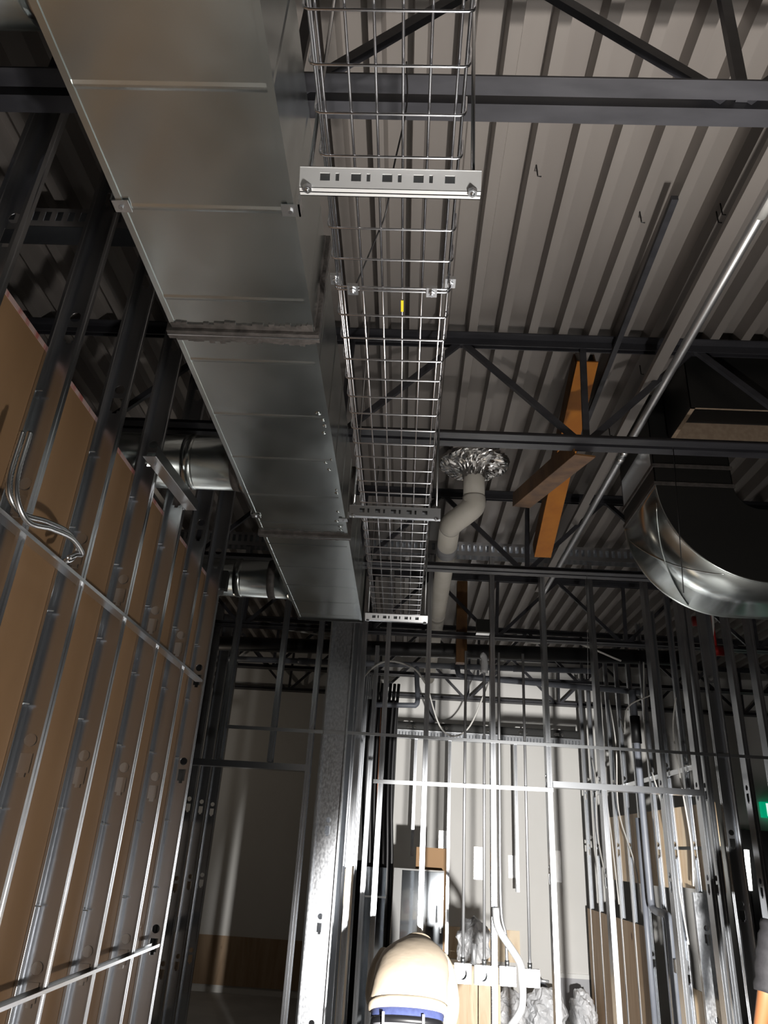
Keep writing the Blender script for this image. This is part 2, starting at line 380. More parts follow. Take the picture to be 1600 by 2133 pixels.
def slotted(name, xa, xb, y, z0, z1, label, pitch=.05, mat='galv', cat='slotted track', d=.10, down=True):
    m = MB(); n = int((xb-xa)/pitch); a, b = z0+(z1-z0)*.30, z0+(z1-z0)*.80
    m.box((xa, y, z0), (xb, y+.002, a)); m.box((xa, y, b), (xb, y+.002, z1))
    for k in range(n+1): m.box((xa+k*pitch-.012, y, a), (xa+k*pitch+.012, y+.002, b))
    m.box((xa, y+.002, z1-.002 if down else z0), (xb, y+d, z1 if down else z0+.002))
    m.box((xa, y+d, z0), (xb, y+d+.002, z1))
    return tag(m.build(name, mat), label, cat)
slotted('slotted_track', -2.2, 2.3, YF-.012, 3.885, 4.005, 'long slotted deflection track under the deck, holding the facing stud tops')
# partition running back from the wide stud (double rows of studs seen edge on)
for k in range(8):
    stud('steel stud seen edge on behind the wide stud, %s of its row' % ordn[k], -.60, 6.03+.406*k, 0, 3.6, depth=.178, flip=1, holes=(1.5,), name='partition_stud', group='edge on studs behind the wide stud')
stud('bright corner stud at the front right of the edge on row', -.375, 5.72, 0, 3.33, depth=.092, rot=math.pi/2, name='corner_stud')
stud('second bright corner stud just left of the black hoses', -.305, 6.6, 0, 3.33, depth=.092, rot=math.pi/2, name='corner_stud')
# right hand wall of the back room
for k in range(9):
    stud('steel stud along the right wall, %s from us, plywood behind it' % ordn[k], 2.20, 6.05+.42*k, 0, 3.75, depth=.042, flip=1, holes=(.86, 1.72, 2.33), name='wall_stud', group='studs of the right back room wall')
stud('short bright wide stud with its web facing us, low at the right below the plywood', 2.16, 5.99, 0, 1.46, depth=.130, flip=-1, holes=(.62, 1.17), name='jamb_stud', fl=.04, mat='spangle')
pts = [(-.019, -.006), (.019, -.006), (.019, .006), (.0165, .006), (.0165, -.0035), (-.0165, -.0035), (-.0165, .006), (-.019, .006)]
tag(MB().prism(pts, (2.215, 5.75, 2.318), (2.215, 8.9, 2.322), (0, 0, 1), (-1, 0, 0)).build('bridging_channel', 'strut'), 'bright bridging channel rising to the right across the right wall studs', 'bridging channel')
slotted('slotted_track', -2.9, -1.22, 2.16, 3.87, 3.97, 'slotted track high in the dark upper left corner', pitch=.05)
for n_, (x, y) in enumerate(((.474, 1.96), (.836, 2.17), (1.123, 2.16), (1.198, 2.12), (1.107, 3.19), (1.121, 3.82), (-1.125, 2.06))):
    x = .26+round((x-.26)/.1524)*.1524
    tag(MB().tube([(x, y, ZD+.004), (x+.006, y+.01, ZD-.05), (x+.02, y+.01, ZD-.052)], .0028, 6).build('hanger_clip', 'black'), 'small black hanger clip poking down from the grey deck', 'clip', 'black clips on the deck')
# left corridor wall behind the doorway
for k in range(4):
    stud('steel stud in the dark corridor left of the doorway, %s from us' % ordn[k], -1.90, 6.28+.43*k, 0, 3.7, depth=.10, flip=1, holes=(.62, 1.23, 1.85), name='corridor_stud', group='studs of the dark left corridor')
# ------------------------------------------------------------------ main rectangular duct
DX0, DX1, DZ0, DZ1 = -.738, -.318, 1.36+H, 1.72+H
duct = thing('rectangular_duct', (-.53, 1.5, DZ0), 'long galvanized rectangular supply duct running overhead from the top of the photo', 'duct')
joints = [-1.4, 1.70, 3.215, 4.66]
for a, b in zip(joints, joints[1:]):
    m = MB(); e = .004
    n = max(2, int((b-a)/.3)); ring = []
    for k in range(n+1):
        y = a+(b-a)*k/n
        ring.append([Vector(p) for p in ((DX0, y, DZ0), (DX1, y, DZ0), (DX1, y, DZ1), (DX0, y, DZ1))])
    m.loft(ring, True); m.build('duct_section', 'duct', duct)
for y in joints[1:3]:
    m = MB(); w = .016
    m.box((DX0-w, y-.018, DZ0-w), (DX1+w, y-.004, DZ1+w)); m.box((DX0-w, y+.004, DZ0-w), (DX1+w, y+.018, DZ1+w))
    m.build('flange_joint', 'mastic', duct)
    m = MB(); w = .017; m.box((DX0-w, y-.003, DZ0-w), (DX1+w, y+.003, DZ1+w)); m.build('joint_cleat', 'strut', duct)
    m = MB(); w = .0045; ys = []
    segs = 26
    for k in range(segs):
        xa, xb = DX0+(DX1-DX0)*k/segs, DX0+(DX1-DX0)*(k+1)/segs
        j1, j2 = random.uniform(.03, .06), random.uniform(.04, .07)
        m.box((xa, y-.018-j1*.5, DZ0-w), (xb, y+.018+j2*.5, DZ0-.0002))
    m.box((DX1+.0002, y-.035, DZ0), (DX1+w, y+.035, DZ1)); m.box((DX0+.01, y-.0038, DZ0-.012), (DX1-.01, y+.0038, DZ0))
    m.build('sealant', 'mastic', duct)
m = MB(); w = .010
m.box((DX0-w, 4.655, DZ0-w), (DX1+w, 4.672, DZ1+w)); m.build('end_flange', 'dark_metal', duct)
for y in (.60, .938, 1.243, 1.557, 1.841, 2.154, 2.466, 2.796, 3.09, 3.357, 3.682, 3.986, 4.287, 4.56):
    m = MB(); h = .0018
    m.prism([(-.010, 0), (.010, 0), (.003, -h), (-.002, -h)], (DX0+.002, y, DZ0), (DX1-.002, y, DZ0), (0, 1, 0), (0, 0, 1))
    m.prism([(-.010, 0), (.010, 0), (.003, h), (-.002, h)], (DX1, y, DZ0+.002), (DX1, y, DZ1-.002), (0, 1, 0), (1, 0, 0))
    m.build('stiffening_bead', 'duct', duct)
m = MB(); m.box((DX1-.012, -1.4, DZ0-.003), (DX1+.003, 4.655, DZ0-.0003)); m.box((DX0-.003, -1.4, DZ0-.003), (DX0+.012, 4.655, DZ0-.0003))
m.build('edge_seam', 'duct', duct)
for x, y in ((DX1-.005, 1.243), (DX0+.005, 1.243), (DX1-.005, 3.02), (DX0+.005, 3.02)):
    m = MB(); s = 1 if x > -.5 else -1
    m.box((x-.022, y-.022, DZ0-.007), (x+.022, y+.012, DZ0-.0035)); m.box((x+s*.018, y-.022, DZ0-.007), (x+s*.022, y+.012, DZ0+.03))
    c = m.build('corner_clip', 'strut', duct)
    MB().tube([(x, y-.005, DZ0-.012), (x, y-.005, DZ0-.006)], .006, 6).build('screw', 'galv', c)
for k in range(14):
    y = random.uniform(2.1, 3.15)
    m = MB(); r = random.uniform(.006, .012); c = Vector((DX1-.014-random.uniform(0, .03), y, DZ0))
    ring = lambda rr, dz: [c+Vector((rr*math.cos(a*math.pi/4), rr*1.3*math.sin(a*math.pi/4), dz)) for a in range(8)]
    m.loft([ring(r, -.0003), ring(r*.6, -.0028), ring(r*.1, -.0035)], True); m.build('dent', 'duct', duct, smooth=True)
# round branches leaving the left side of the main duct
def branch(y, label, seams):
    t = thing('round_branch_duct', (DX0, y, 1.54+H-.125), label, 'round duct', 'round branch ducts')
    m = MB(); m.tube([(DX0-.012, y, 1.54+H), (-2.6, y, 1.54+H)], .124, 36); m.build('duct_pipe', 'duct', t, smooth=True)
    m = MB(); m.tube([(DX0-.001, y, 1.54+H), (DX0-.05, y, 1.54+H)], [.150, .130], 36); m.build('collar', 'duct', t, smooth=True)
    m = MB(); m.tube([(DX0-.0005, y, 1.54+H), (DX0-.01, y, 1.54+H)], .162, 36); m.build('collar_flange', 'mastic', t)
    for x in seams:
        m = MB(); m.tube([(x+.03, y, 1.54+H), (x+.012, y, 1.54+H), (x, y, 1.54+H), (x-.02, y, 1.54+H)], [.1245, .1285, .1275, .1245], 36); m.build('seam_band', 'mastic' if x > -.95 else 'duct', t, smooth=True)
branch(.80, 'round galvanized branch duct at the top left corner, nearest one', (-1.0,))
branch(2.857, 'round branch duct reflecting brown, just above the angle bracket', (-.80, -1.02))
branch(4.42, 'round branch duct with a dark sealed band, farthest one near the duct end', (-.90, -1.12))
# ------------------------------------------------------------------ wire basket cable tray
TX0, TX1, TZ = -.239, .070, 1.352+H
def tray(ya, yb, label):
    t = thing('wire_basket_tray', ((TX0+TX1)/2, ya, TZ), label, 'cable tray', 'wire basket tray sections')
    r = .0029; w = TX1-TX0; hh = .056
    xs = [TX0+.022+(w-.044)*k/5 for k in range(6)]
    for x in xs: MB().tube([(x, ya, TZ+2*r), (x, yb, TZ+2*r)], r, 6).build('long_wire', 'wire', t, smooth=True)
    for x, s in ((TX0, -1), (TX1, 1)):
        for z in (.028, hh):
            MB().tube([(x-s*2*r, ya, TZ+z), (x-s*2*r, yb, TZ+z)], r, 6).build('long_wire', 'wire', t, smooth=True)
    c = .012
    u = [(TX0, 0, TZ+hh), (TX0, 0, TZ+c), (TX0+c*.3, 0, TZ+c*.3), (TX0+c, 0, TZ), (TX1-c, 0, TZ), (TX1-c*.3, 0, TZ+c*.3), (TX1, 0, TZ+c), (TX1, 0, TZ+hh)]
    first = None; n = int(round((yb-ya)/.1006))
    for k in range(n+1):
        y = ya+(yb-ya)*k/n
        if first is None:
            first = MB().tube([(a, y, z) for a, b, z in u], r, 6).build('cross_wire', 'wire', t, smooth=True); y0 = y
        else: dup(first, (0, y-y0, 0), t)
    return t
ta = tray(-.42, 1.485, 'near section of the wire basket cable tray at the top centre')
tb = tray(1.497, 4.43, 'far section of the wire basket cable tray beyond the clamped joint')
for x, z, lb in ((-.190, -.004, 'left splice clamp under the tray joint'), (.021, -.004, 'right splice clamp under the tray joint'), (TX0, .03, 'splice clamp on the left side wires of the tray'), (TX1, .03, 'splice clamp on the right side wires of the tray')):
    t = thing('splice_clamp', (x, 1.491, TZ+z), lb, 'clamp', 'clamps of the tray joint')
    m = MB(); m.box((x-.014, 1.476, TZ+z-.004), (x+.014, 1.506, TZ+z-.001)); m.box((x-.014, 1.474, TZ+z-.004), (x+.014, 1.476, TZ+z+.006)); m.box((x-.014, 1.506, TZ+z-.004), (x+.014, 1.508, TZ+z+.006))
    m.build('plate', 'strut', t)
    MB().tube([(x, 1.491, TZ+z-.016), (x, 1.491, TZ+z+.016)], .005, 6).build('bolt', 'galv', t)
    MB().tube([(x, 1.491, TZ+z-.012), (x, 1.491, TZ+z-.006)], .009, 6).build('nut', 'galv', t)
def strut_support(y, label, rods, slots=True, hz=1.81, big=True):
    x0, x1 = TX0-.045, TX1+.045
    t = thing('trapeze_support', ((x0+x1)/2, y, TZ-.044), label, 'tray support', 'trapeze supports of the cable tray')
    zt, zb = TZ-.004, TZ-.046
    m = MB()
    m.box((x0, y-.021, zt-.002), (x1, y+.021, zt))                         # top flange
    d = .021
    # sloped slotted front face, plain back face and lower lips
    n = 9; L = x1-x0
    def face(za, zb_, ya, yb):
        m.prism([(ya, za), (yb, zb_), (yb+.002, zb_), (ya+.002, za)], (x0, 0, 0), (x1, 0, 0), (0, 1, 0), (0, 0, 1))
    sl = lambda z: y-d+(zt-z)*.45
    face(zt, zt-.012, sl(zt), sl(zt-.012)); face(zt-.028, zb, sl(zt-.028), sl(zb))
    pos = x0
    for k in range(n):
        a = x0+.045+k*(L-.09)/(n-.0); b = a+(.022 if k % 2 == 0 else .008)
        m.prism([(sl(zt-.012), zt-.012), (sl(zt-.028), zt-.028), (sl(zt-.028)+.002, zt-.028), (sl(zt-.012)+.002, zt-.012)], (pos, 0, 0), (a, 0, 0), (0, 1, 0), (0, 0, 1)); pos = b
    m.prism([(sl(zt-.012), zt-.012), (sl(zt-.028), zt-.028), (sl(zt-.028)+.002, zt-.028), (sl(zt-.012)+.002, zt-.012)], (pos, 0, 0), (x1, 0, 0), (0, 1, 0), (0, 0, 1))
    m.box((x0, y+d-.002, zb), (x1, y+d, zt)); m.box((x0, sl(zb), zb), (x1, sl(zb)+.014, zb+.002)); m.box((x0, y+d-.012, zb), (x1, y+d, zb+.002))
    m.build('strut_channel', 'strut_lit' if y < 2 else 'strut', t)  # nearest strut takes the lit copy of the zinc
    for x in (x0+.018, x1-.018):
        MB().tube([(x, y, zb-.008), (x, y, rods)], .0048, 8).build('hanger_rod', 'strut', t, smooth=True)
        MB().tube([(x, y, zb-.006), (x, y, zb+.003)], .011, 6).build('nut', 'galv', t)
        MB().tube([(x, y, zt+.0), (x, y, zt+.010)], .011, 6).build('nut', 'galv', t)
    return t
strut_support(1.13, 'slotted trapeze strut under the tray nearest the camera, brightly lit', ZD)
strut_support(2.855, 'trapeze strut under the tray, middle one of three', ZD)
strut_support(4.445, 'trapeze strut at the far end of the cable tray', ZD)
tag(MB().tube(spline([(-.071, 1.2, TZ+.50), (-.062, 1.18, TZ+.30), (-.085, 1.20, TZ+.10), (-.098, 1.25, TZ+.02), (-.125, 1.33, TZ+.015), (-.186, 1.50, TZ+.012)], 6), .0022, 6).build('tie_wire', 'black', smooth=True), 'thin black tie wire dangling through the cable tray to its joint', 'wire')
m = MB(); m.box((-.061, 1.530, TZ-.003), (-.054, 1.575, TZ-.0015)); tag(m.build('yellow_tag', 'yellow'), 'small yellow sticker tag on a middle tray wire', 'tag')
# ------------------------------------------------------------------ white pipe and its foil collar
wp = thing('insulated_drain_pipe', (.385, 4.33, 3.4), 'white jacketed roof drain pipe with an offset elbow, running to the back', 'pipe')
PZ = 2.02+H; r = .072
MB().tube([(.395, 4.33, ZD-.02), (.395, 4.33, 2.155+H)], r, 28).build('drop', 'white_pipe', wp, smooth=True)
m = MB(); m.tube(spline([(.395, 4.33, 2.155+H), (.392, 4.335, 2.09+H), (.340, 4.36, 2.045+H), (.270, 4.44, 2.015+H), (.250, 4.53, PZ)], 5), [r*1.06]*21, 28); m.build('elbow', 'white_pipe', wp, smooth=True)
MB().tube([(.249, 4.52, PZ), (.265, 7.1, PZ), (.28, 9.3, PZ-.02)], r, 28).build('run', 'white_pipe', wp, smooth=True)
MB().tube([(.253, 4.86, PZ), (.253, 5.0, PZ)], r+.0025, 28).build('tape_band', 'grey_wrap', wp, smooth=True)
MB().tube([(.262, 6.55, PZ), (.262, 6.64, PZ)], r+.003, 28).build('joint_band', 'white_pipe', wp, smooth=True)
def foil():
    m = MB(); rings_ = []; N = 72; rnd = random.Random(3)
    rr = [.0745, .077, .082, .10, .12, .14, .16, .18, .20, .215, .228, .236, .240]; zz = [-.115, -.09, -.06, -.045, -.04, -.036, -.032, -.028, -.026, -.022, -.016, -.008, .014]
    for a, z in zip(rr, zz):
        rings_.append([Vector((.395+(a+rnd.uniform(-.004, .004))*math.cos(2*math.pi*(k+rnd.uniform(-.25, .25))/N), 4.33+(a+rnd.uniform(-.004, .004))*math.sin(2*math.pi*k/N), ZD-.012+z+rnd.uniform(-.0055, .0055)+.005*math.sin(7*k*2*math.pi/N+a*40))) for k in range(N)])
    m.loft(rings_, False)
    return tag(m.build('foil_collar', 'foil'), 'crumpled aluminium foil collar where the white pipe meets the deck', 'foil collar')
foil()
# ------------------------------------------------------------------ orange brace and rusty kicker
ob = thing('orange_brace', (.89, 3.9, 2.2+H), 'orange painted steel brace sloping down behind the second joist', 'steel brace')
A, B = Vector((.89, 3.16, ZD-.01)), Vector((.892, 4.62, 1.865+H))
MB().bar(A, B, .112, .010, (0, 0, 1)).build('face_plate', 'orange', ob)
for s in (-1, 1):
    o_ = Vector((s*.052, .03, .06))
    MB().bar(A+o_+Vector((0, .02, 0)), B+o_, .009, .10, (0, 0, 1)).build('side_plate', 'rust', ob)
kk = thing('rusty_kicker', (.75, 3.5, 1.85+H), 'rust brown angle kicker from the second joist to the orange brace', 'steel angle')
A, B = Vector((.815, 3.06, 1.775+H)), Vector((.66, 4.02, 1.95+H))
MB().bar(A, B, .105, .008, (0, 0, 1)).build('flat_leg', 'rust', kk)
MB().bar(A+Vector((-.05, 0, .045)), B+Vector((-.05, 0, .045)), .008, .09, (0, 0, 1)).build('upright_leg', 'rust', kk)
tag(MB().bar((.50, 6.72, ZD-.02), (.50, 6.72, 1.60+H), .10, .10).build('rust_column', 'rust'), 'rusty brown post in the dark between the back joists', 'steel post')
# ------------------------------------------------------------------ long conduit on the right and its strut bar
cd = thing('steel_conduit', (1.22, 3.5, 2.2+H), 'long steel conduit slanting through the joists on the right', 'conduit')
MB().tube([(1.235, 1.0, 2.2+H), (1.22, 6.4, 2.2+H)], .0215, 16).build('tube', 'emt', cd, smooth=True)
for y in (3.72, 3.80): MB().tube([(1.227, y, 2.2+H), (1.227, y+.05, 2.2+H)], .027, 16).build('coupling', 'strut', cd, smooth=True)
MB().tube([(1.234, 1.82, 2.2+H), (1.234, 1.98, 2.2+H)], .0225, 16).build('paper_label', 'white', cd, smooth=True)
tag(MB().bar((1.155, 1.0, 2.21+H), (1.165, 6.3, 2.21+H), .055, .030, (0, 0, 1)).build('strut_bar', 'deck'), 'flat dark steel bar running alongside the long conduit', 'steel bar')
br = tag(MB().bar((.965, 2.05, ZD-.055), (1.045, 5.55, ZD-.055), .026, .022).build('joist_bridging', 'black_steel'), 'black bridging angle tying the joist tops left of the conduit', 'bridging angle')
# ------------------------------------------------------------------ open duct box and big elbow on the right
bx = thing('open_duct_box', (1.75, 3.25, 2.1+H), 'open ended black duct box with tan liner edges, upper right', 'duct')
x0, x1, y0, y1, z0, z1 = 1.37, 2.25, 3.095, 3.42, 2.10+H, ZD-.003
m = MB(); t_ = .004
m.box((x0, y0, z0), (x1, y0+t_, z1)); m.box((x0, y1-t_, z0), (x1, y1, z1)); m.box((x0, y0, z0), (x0+t_, y1, z1)); m.box((x1-t_, y0, z0), (x1, y1, z1))
m.build('casing', 'dark_metal', bx)
m = MB(); a, l = .002, .026
m.box((x0+t_, y0+t_, z0-a), (x1-t_, y0+l*.5, z1)); m.box((x0+t_, y1-l, z0-a), (x1-t_, y1-t_, z1)); m.box((x0+t_, y0+t_, z0-a), (x0+l, y1-t_, z1)); m.box((x1-l, y0+t_, z0-a), (x1-t_, y1-t_, z1))
m.build('liner_edge', 'liner', bx)
MB().box((x0+l, y0+l, z0+.10), (x1-l, y1-l, z0+.11)).build('inner_shade', 'dark', bx)  # dark plate across the opening, shade of the duct's inside as colour
el = thing('duct_elbow', (1.6, 3.75, 1.3+H), 'large rounded galvanized duct elbow with a black side, hanging on the right', 'duct')
cx, cz, Ro, Ri, ya, yb = 1.825, 1.85+H, .54, .13, 3.46, 4.03
oa = arc(cx, cz, Ro, math.pi, 1.5*math.pi, 28); ia = arc(cx, cz, Ri, math.pi, 1.5*math.pi, 14)
outer = oa+[(3.2, cz-Ro)]; inner = ia+[(3.2, cz-Ri)]
m = MB(); n = len(outer); m.add([(x, ya, z) for x, z in outer]+[(x, yb, z) for x, z in outer], [(i, i+1, n+i+1, n+i) for i in range(n-1)])
m.build('heel', 'duct', el, smooth=True, solid=.004)
m = MB(); n = len(inner); m.add([(x, ya, z) for x, z in inner]+[(x, yb, z) for x, z in inner], [(i, i+1, n+i+1, n+i) for i in range(n-1)])
m.build('throat', 'dark_metal', el, smooth=True, solid=.004)
for y, nm in ((ya, 'near'), (yb, 'far')):
    m = MB(); poly = outer+list(reversed(inner)); n = len(poly)
    m.add([(x, y-.002, z) for x, z in poly]+[(x, y+.002, z) for x, z in poly], [tuple(range(n)), tuple(range(2*n-1, n-1, -1))]+[(i, (i+1) % n, n+(i+1) % n, n+i) for i in range(n)])
    m.build('cheek', 'dark_metal', el)
    m = MB(); m.tube([(x, y, z) for x, z in outer], .006, 6); m.build('seam', 'duct', el, smooth=True)
m = MB(); zt = ZD-.002
m.box((cx-Ro, ya, cz), (cx-Ro+.004, yb, zt)); m.box((cx-Ri-.004, ya, cz+.0), (cx-Ri, yb, zt)); m.box((cx-Ro, ya, cz), (cx-Ri, ya+.004, zt)); m.box((cx-Ro, yb-.004, cz), (cx-Ri, yb, zt))
m.build('riser', 'dark_metal', el)
m = MB(); m.box((cx-Ro-.002, ya+.03, cz+.11), (cx-Ro-.0005, yb-.02, cz+.30)); m.build('lit_patch', 'strut', el)  # pale patch paints the lit left side of the riser
m = MB()
for z in (cz-.01, cz+.10): m.box((cx-Ro-.008, ya-.008, z), (cx-Ri+.008, yb+.008, z+.02))
m.build('joint_flange', 'mastic', el)
m = MB(); w = .003; rr = Ro+.0035
for (a0, y0_, a1, y1_) in ((1.06, ya+.03, 1.36, yb-.03), (1.06, yb-.03, 1.36, ya+.03)):
    pts = [(cx+rr*math.cos(math.pi*(a0+(a1-a0)*k/14)), y0_+(y1_-y0_)*k/14, cz+rr*math.sin(math.pi*(a0+(a1-a0)*k/14))) for k in range(15)]
    m.tube(pts, .003, 6)
m.build('cross_break', 'duct', el, smooth=True)
# hanging wires
tag(MB().tube([(1.225, 3.02, JB-.002), (1.228, 3.02, JB+.03), (1.19, 3.02, 1.08+H)], .0022, 6).build('hanging_wire', 'black', smooth=True), 'black hanger wire dangling in front of the big duct elbow', 'wire')
tag(MB().tube([(1.232, 4.80, JB-.002), (1.232, 4.80, JB+.03), (1.195, 4.80, 1.085+H)], .0014, 6).build('hanging_wire', 'galv', smooth=True), 'thin hanger wire dangling from the third joist before the right studs', 'wire')
# ------------------------------------------------------------------ things on the left wall
ab = thing('angle_bracket', (-1.04, 2.75, 2.95), 'loose galvanized angle bracket sticking out over the brown boards', 'bracket')
MB().bar((-1.055, 2.46, 2.975), (-1.030, 2.99, 2.990), .052, .0025).build('flat_leg', 'strut', ab)
MB().bar((-1.028, 2.46, 2.998), (-1.004, 2.99, 3.012), .0025, .046).build('upright_leg', 'strut', ab)
for y in (2.52, 2.94): MB().tube([(-1.050, y, 2.968), (-1.050, y, 2.975)], .006, 8).build('screw', 'galv', ab)
for up_, dx, lb in ((0, 0, 'upper of two armoured flexible cables looping over the left studs'), (-.022, .022, 'lower of two armoured flexible cables looping over the left studs')):
    pts = spline([(-1.10+dx, 1.70, 2.62), (-1.10+dx, 1.71, 2.46), (-1.085+dx, 1.78, 2.41+up_), (-1.075+dx, 1.90, 2.437+up_), (-1.07+dx, 2.02, 2.457+up_), (-1.075+dx, 2.115, 2.446+up_), (-1.085+dx, 2.125-.03*(dx > 0), 2.41), (-1.085+dx, 2.09-.03*(dx > 0), 2.3865)], 26)
    n = len(pts); m = MB(); m.tube(pts, [.0088 if k % 2 else .0076 for k in range(n)], 10)
    tag(m.build('armoured_cable', 'strut', smooth=True), lb, 'cable', 'armoured cables on the left wall')
jb = thing('junction_box', (-1.12, 4.1, 2.72), 'dark junction box with a foil flap above the end of the board wall', 'junction box')
m = MB(); m.box((-1.17, 3.9295, 2.93), (-1.07, 3.985, 3.04)); m.build('box', 'dark_metal', jb)
m = MB(); m.bar((-1.16, 3.94, 2.918), (-1.08, 3.94, 2.904), .004, .03); m.build('cover_flap', 'foil', jb)
# ------------------------------------------------------------------ outlet boxes and conduits on the facing studs
def outlet(x0, x1, z0, z1, label, ring):
    t = thing('outlet_box', ((x0+x1)/2, 5.66, z0), label, 'outlet box', 'row of outlet boxes')
    y = 5.645; w = .003
    m = MB(); m.box((x0, y+.05, z0), (x1, y+.053, z1)); m.box((x0, y, z0), (x0+w, y+.05, z1)); m.box((x1-w, y, z0), (x1, y+.05, z1)); m.box((x0, y, z0), (x1, y+.05, z0+w)); m.box((x0, y, z1-w), (x1, y+.05, z1))
    m.build('box', 'strut', t)
    m = MB(); cx, cz = (x0+x1)/2, (z0+z1)/2
    if ring:
        hole = [(cx+.027*math.cos(a*math.pi/10), cz+.036*math.sin(a*math.pi/10)) for a in range(20)]
        m.plate_hole(x0, x1, z0, z1, hole); n = 20
        for v in m.v: v.y = y-.002
        m.add([(a, y-.002, b) for a, b in hole]+[(a, y-.018, b) for a, b in hole], [(i, (i+1) % n, n+(i+1) % n, n+i) for i in range(n)])
        m.build('mud_ring', 'strut', t, solid=.002)
    else:
        m.box((x0, y-.004, z0), (x1, y-.001, z1)); c = m.build('cover', 'strut', t)
        for sx, sz_ in ((-.03, .035), (.03, -.035)): MB().tube([(cx+sx, y-.008, cz+sz_), (cx+sx, y-.004, cz+sz_)], .005, 8).build('screw', 'galv', c)
    return t
outlet(.40, .512, .842, .956, 'outlet box beside the hooded back, with an open ring, leftmost of the row', True)
outlet(.535, .648, .842, .952, 'outlet box with an open ring, second from the left in the row', True)
outlet(.70, .808, .846, .956, 'covered outlet box right of the overlit stud', False)
outlet(.852, .965, .848, .950, 'covered outlet box at the right end of the row', False)
def conduit(pts, r, label, conn=True, name='thin_conduit', mat='emt'):
    t = thing(name, pts[-1], label, 'conduit', 'thin conduits rising from the outlet boxes')
    MB().tube(pts, r, 12).build('tube', mat, t, smooth=True)
    if conn:
        p = Vector(pts[-1]); MB().tube([p+Vector((0, 0, .005)), p+Vector((0, 0, .035))], r*1.45, 12).build('connector', 'strut', t, smooth=True)
    return t
conduit([(.458, 5.665, 3.08), (.457, 5.665, .956)], .0105, 'thin conduit dropping into the leftmost outlet box')
conduit([(.603, 5.665, 2.98), (.600, 5.665, .952)], .0105, 'thin conduit with a cloth wrapped top, dropping into the second outlet box')
conduit(spline([(.718, 5.665, 3.08), (.715, 5.665, 2.2), (.714, 5.665, 1.34), (.745, 5.665, 1.14), (.752, 5.665, .956)], 6), .0105, 'thin conduit with a bend beside the overlit stud')
conduit([(.908, 5.665, 3.08), (.904, 5.665, .950)], .0105, 'thin conduit dropping into the rightmost outlet box')
conduit(spline([(.672, 5.60, 1.30), (.680, 5.60, 1.21), (.715, 5.60, 1.14), (.790, 5.60, 1.045), (.832, 5.60, .98), (.842, 5.60, .90), (.842, 5.60, .78), (.82, 5.60, .71), (.75, 5.60, .62), (.70, 5.60, .55)], 5), .024, 'thick bright conduit bending diagonally across the outlet boxes', False, 'bent_conduit', 'strut_lit')
conduit([(.525, 5.62, 1.077), (.527, 5.62, .958)], .016, 'short thick conduit stub between the two open outlet boxes', False, 'conduit_stub')
conduit([(.966, 5.67, .888), (1.028, 5.67, .884)], .009, 'short stub sticking out of the right end outlet box', False, 'conduit_stub')
tag(MB().tube(spline([(.575, 5.66, 3.06), (.60, 5.66, 3.04), (.605, 5.66, 2.98), (.60, 5.66, 2.915)], 3), [.012]+[.026]*5+[.030]*3+[.033], 12).build('cloth_wrap', 'bag', smooth=True), 'pale cloth wrapped round the top of a thin conduit', 'cloth')
g = thing('junction_box', (.583, 5.61, 3.21), 'square galvanized junction box high on a middle facing stud', 'junction box')
MB().box((.533, 5.585, 3.215), (.640, 5.635, 3.325)).build('box', 'dark_metal', g)
m = MB(); m.box((.533, 5.575, 3.208), (.640, 5.64, 3.218)); m.build('lip', 'strut', g)
# ------------------------------------------------------------------ overhead pipes in the back room
tag(MB().tube([(-2.6, 6.9, 3.335), (2.7, 6.9, 3.435)], .07, 20).build('black_pipe', 'black', smooth=True), 'fat black pipe crossing behind the tops of the facing studs', 'pipe')
gp = thing('grey_pipe', (0, 7.5, 3.36), 'long grey plastic pipe crossing below the fat black pipe', 'pipe')
MB().tube([(-2.6, 7.5, 3.325), (1.95, 7.5, 3.408)], .030, 16).build('tube', 'pvc', gp, smooth=True)
for x in (-1.15, -.72, .45, 1.1): MB().tube([(x, 7.5, 3.325+.01824*(x+2.6)), (x+.10, 7.5, 3.325+.01824*(x+2.7))], .036, 16).build('coupling', 'pvc', gp, smooth=True)
MB().tube(spline([(.095, 7.5, 3.36), (.105, 7.5, 3.2), (.118, 7.5, 3.02), (.10, 7.5, 2.965), (.04, 7.5, 2.958), (-.33, 7.5, 2.945)], 6), .026, 14).build('drop', 'pvc', gp, smooth=True)
g2 = thing('grey_pipe', (1.4, 7.3, 3.2), 'second grey pipe sloping to the right wall of the back room', 'pipe')
MB().tube([(.50, 7.3, 3.335), (.52, 7.3, 3.25), (.60, 7.3, 3.232), (2.30, 7.3, 3.175)], .028, 14).build('tube', 'pvc', g2, smooth=True)
MB().tube([(2.28, 7.3, 3.176), (2.36, 7.3, 3.173)], .034, 14).build('coupling', 'pvc', g2, smooth=True)
rp = thing('grey_riser', (2.12, 6.85, 0), 'blue grey pipe standing against the right wall studs, with an elbow', 'pipe')
MB().tube(spline([(2.12, 6.88, 3.1), (2.12, 6.88, 2.4), (2.12, 6.87, 1.5), (2.12, 6.86, 1.33), (2.12, 6.78, 1.285), (2.12, 6.52, 1.275), (2.12, 6.47, 1.2), (2.12, 6.48, .8), (2.12, 6.48, 0)], 6), .030, 16).build('tube', 'pvc', rp, smooth=True)
MB().tube([(2.12, 6.88, 2.62), (2.12, 6.88, 2.86)], .045, 16).build('rubber_sleeve', 'black', rp, smooth=True)
rp2 = tag(MB().tube([(2.13, 7.08, 0), (2.13, 7.08, 2.0)], .024, 14).build('grey_riser', 'pvc', smooth=True), 'thinner grey pipe standing beside the blue grey riser', 'pipe')
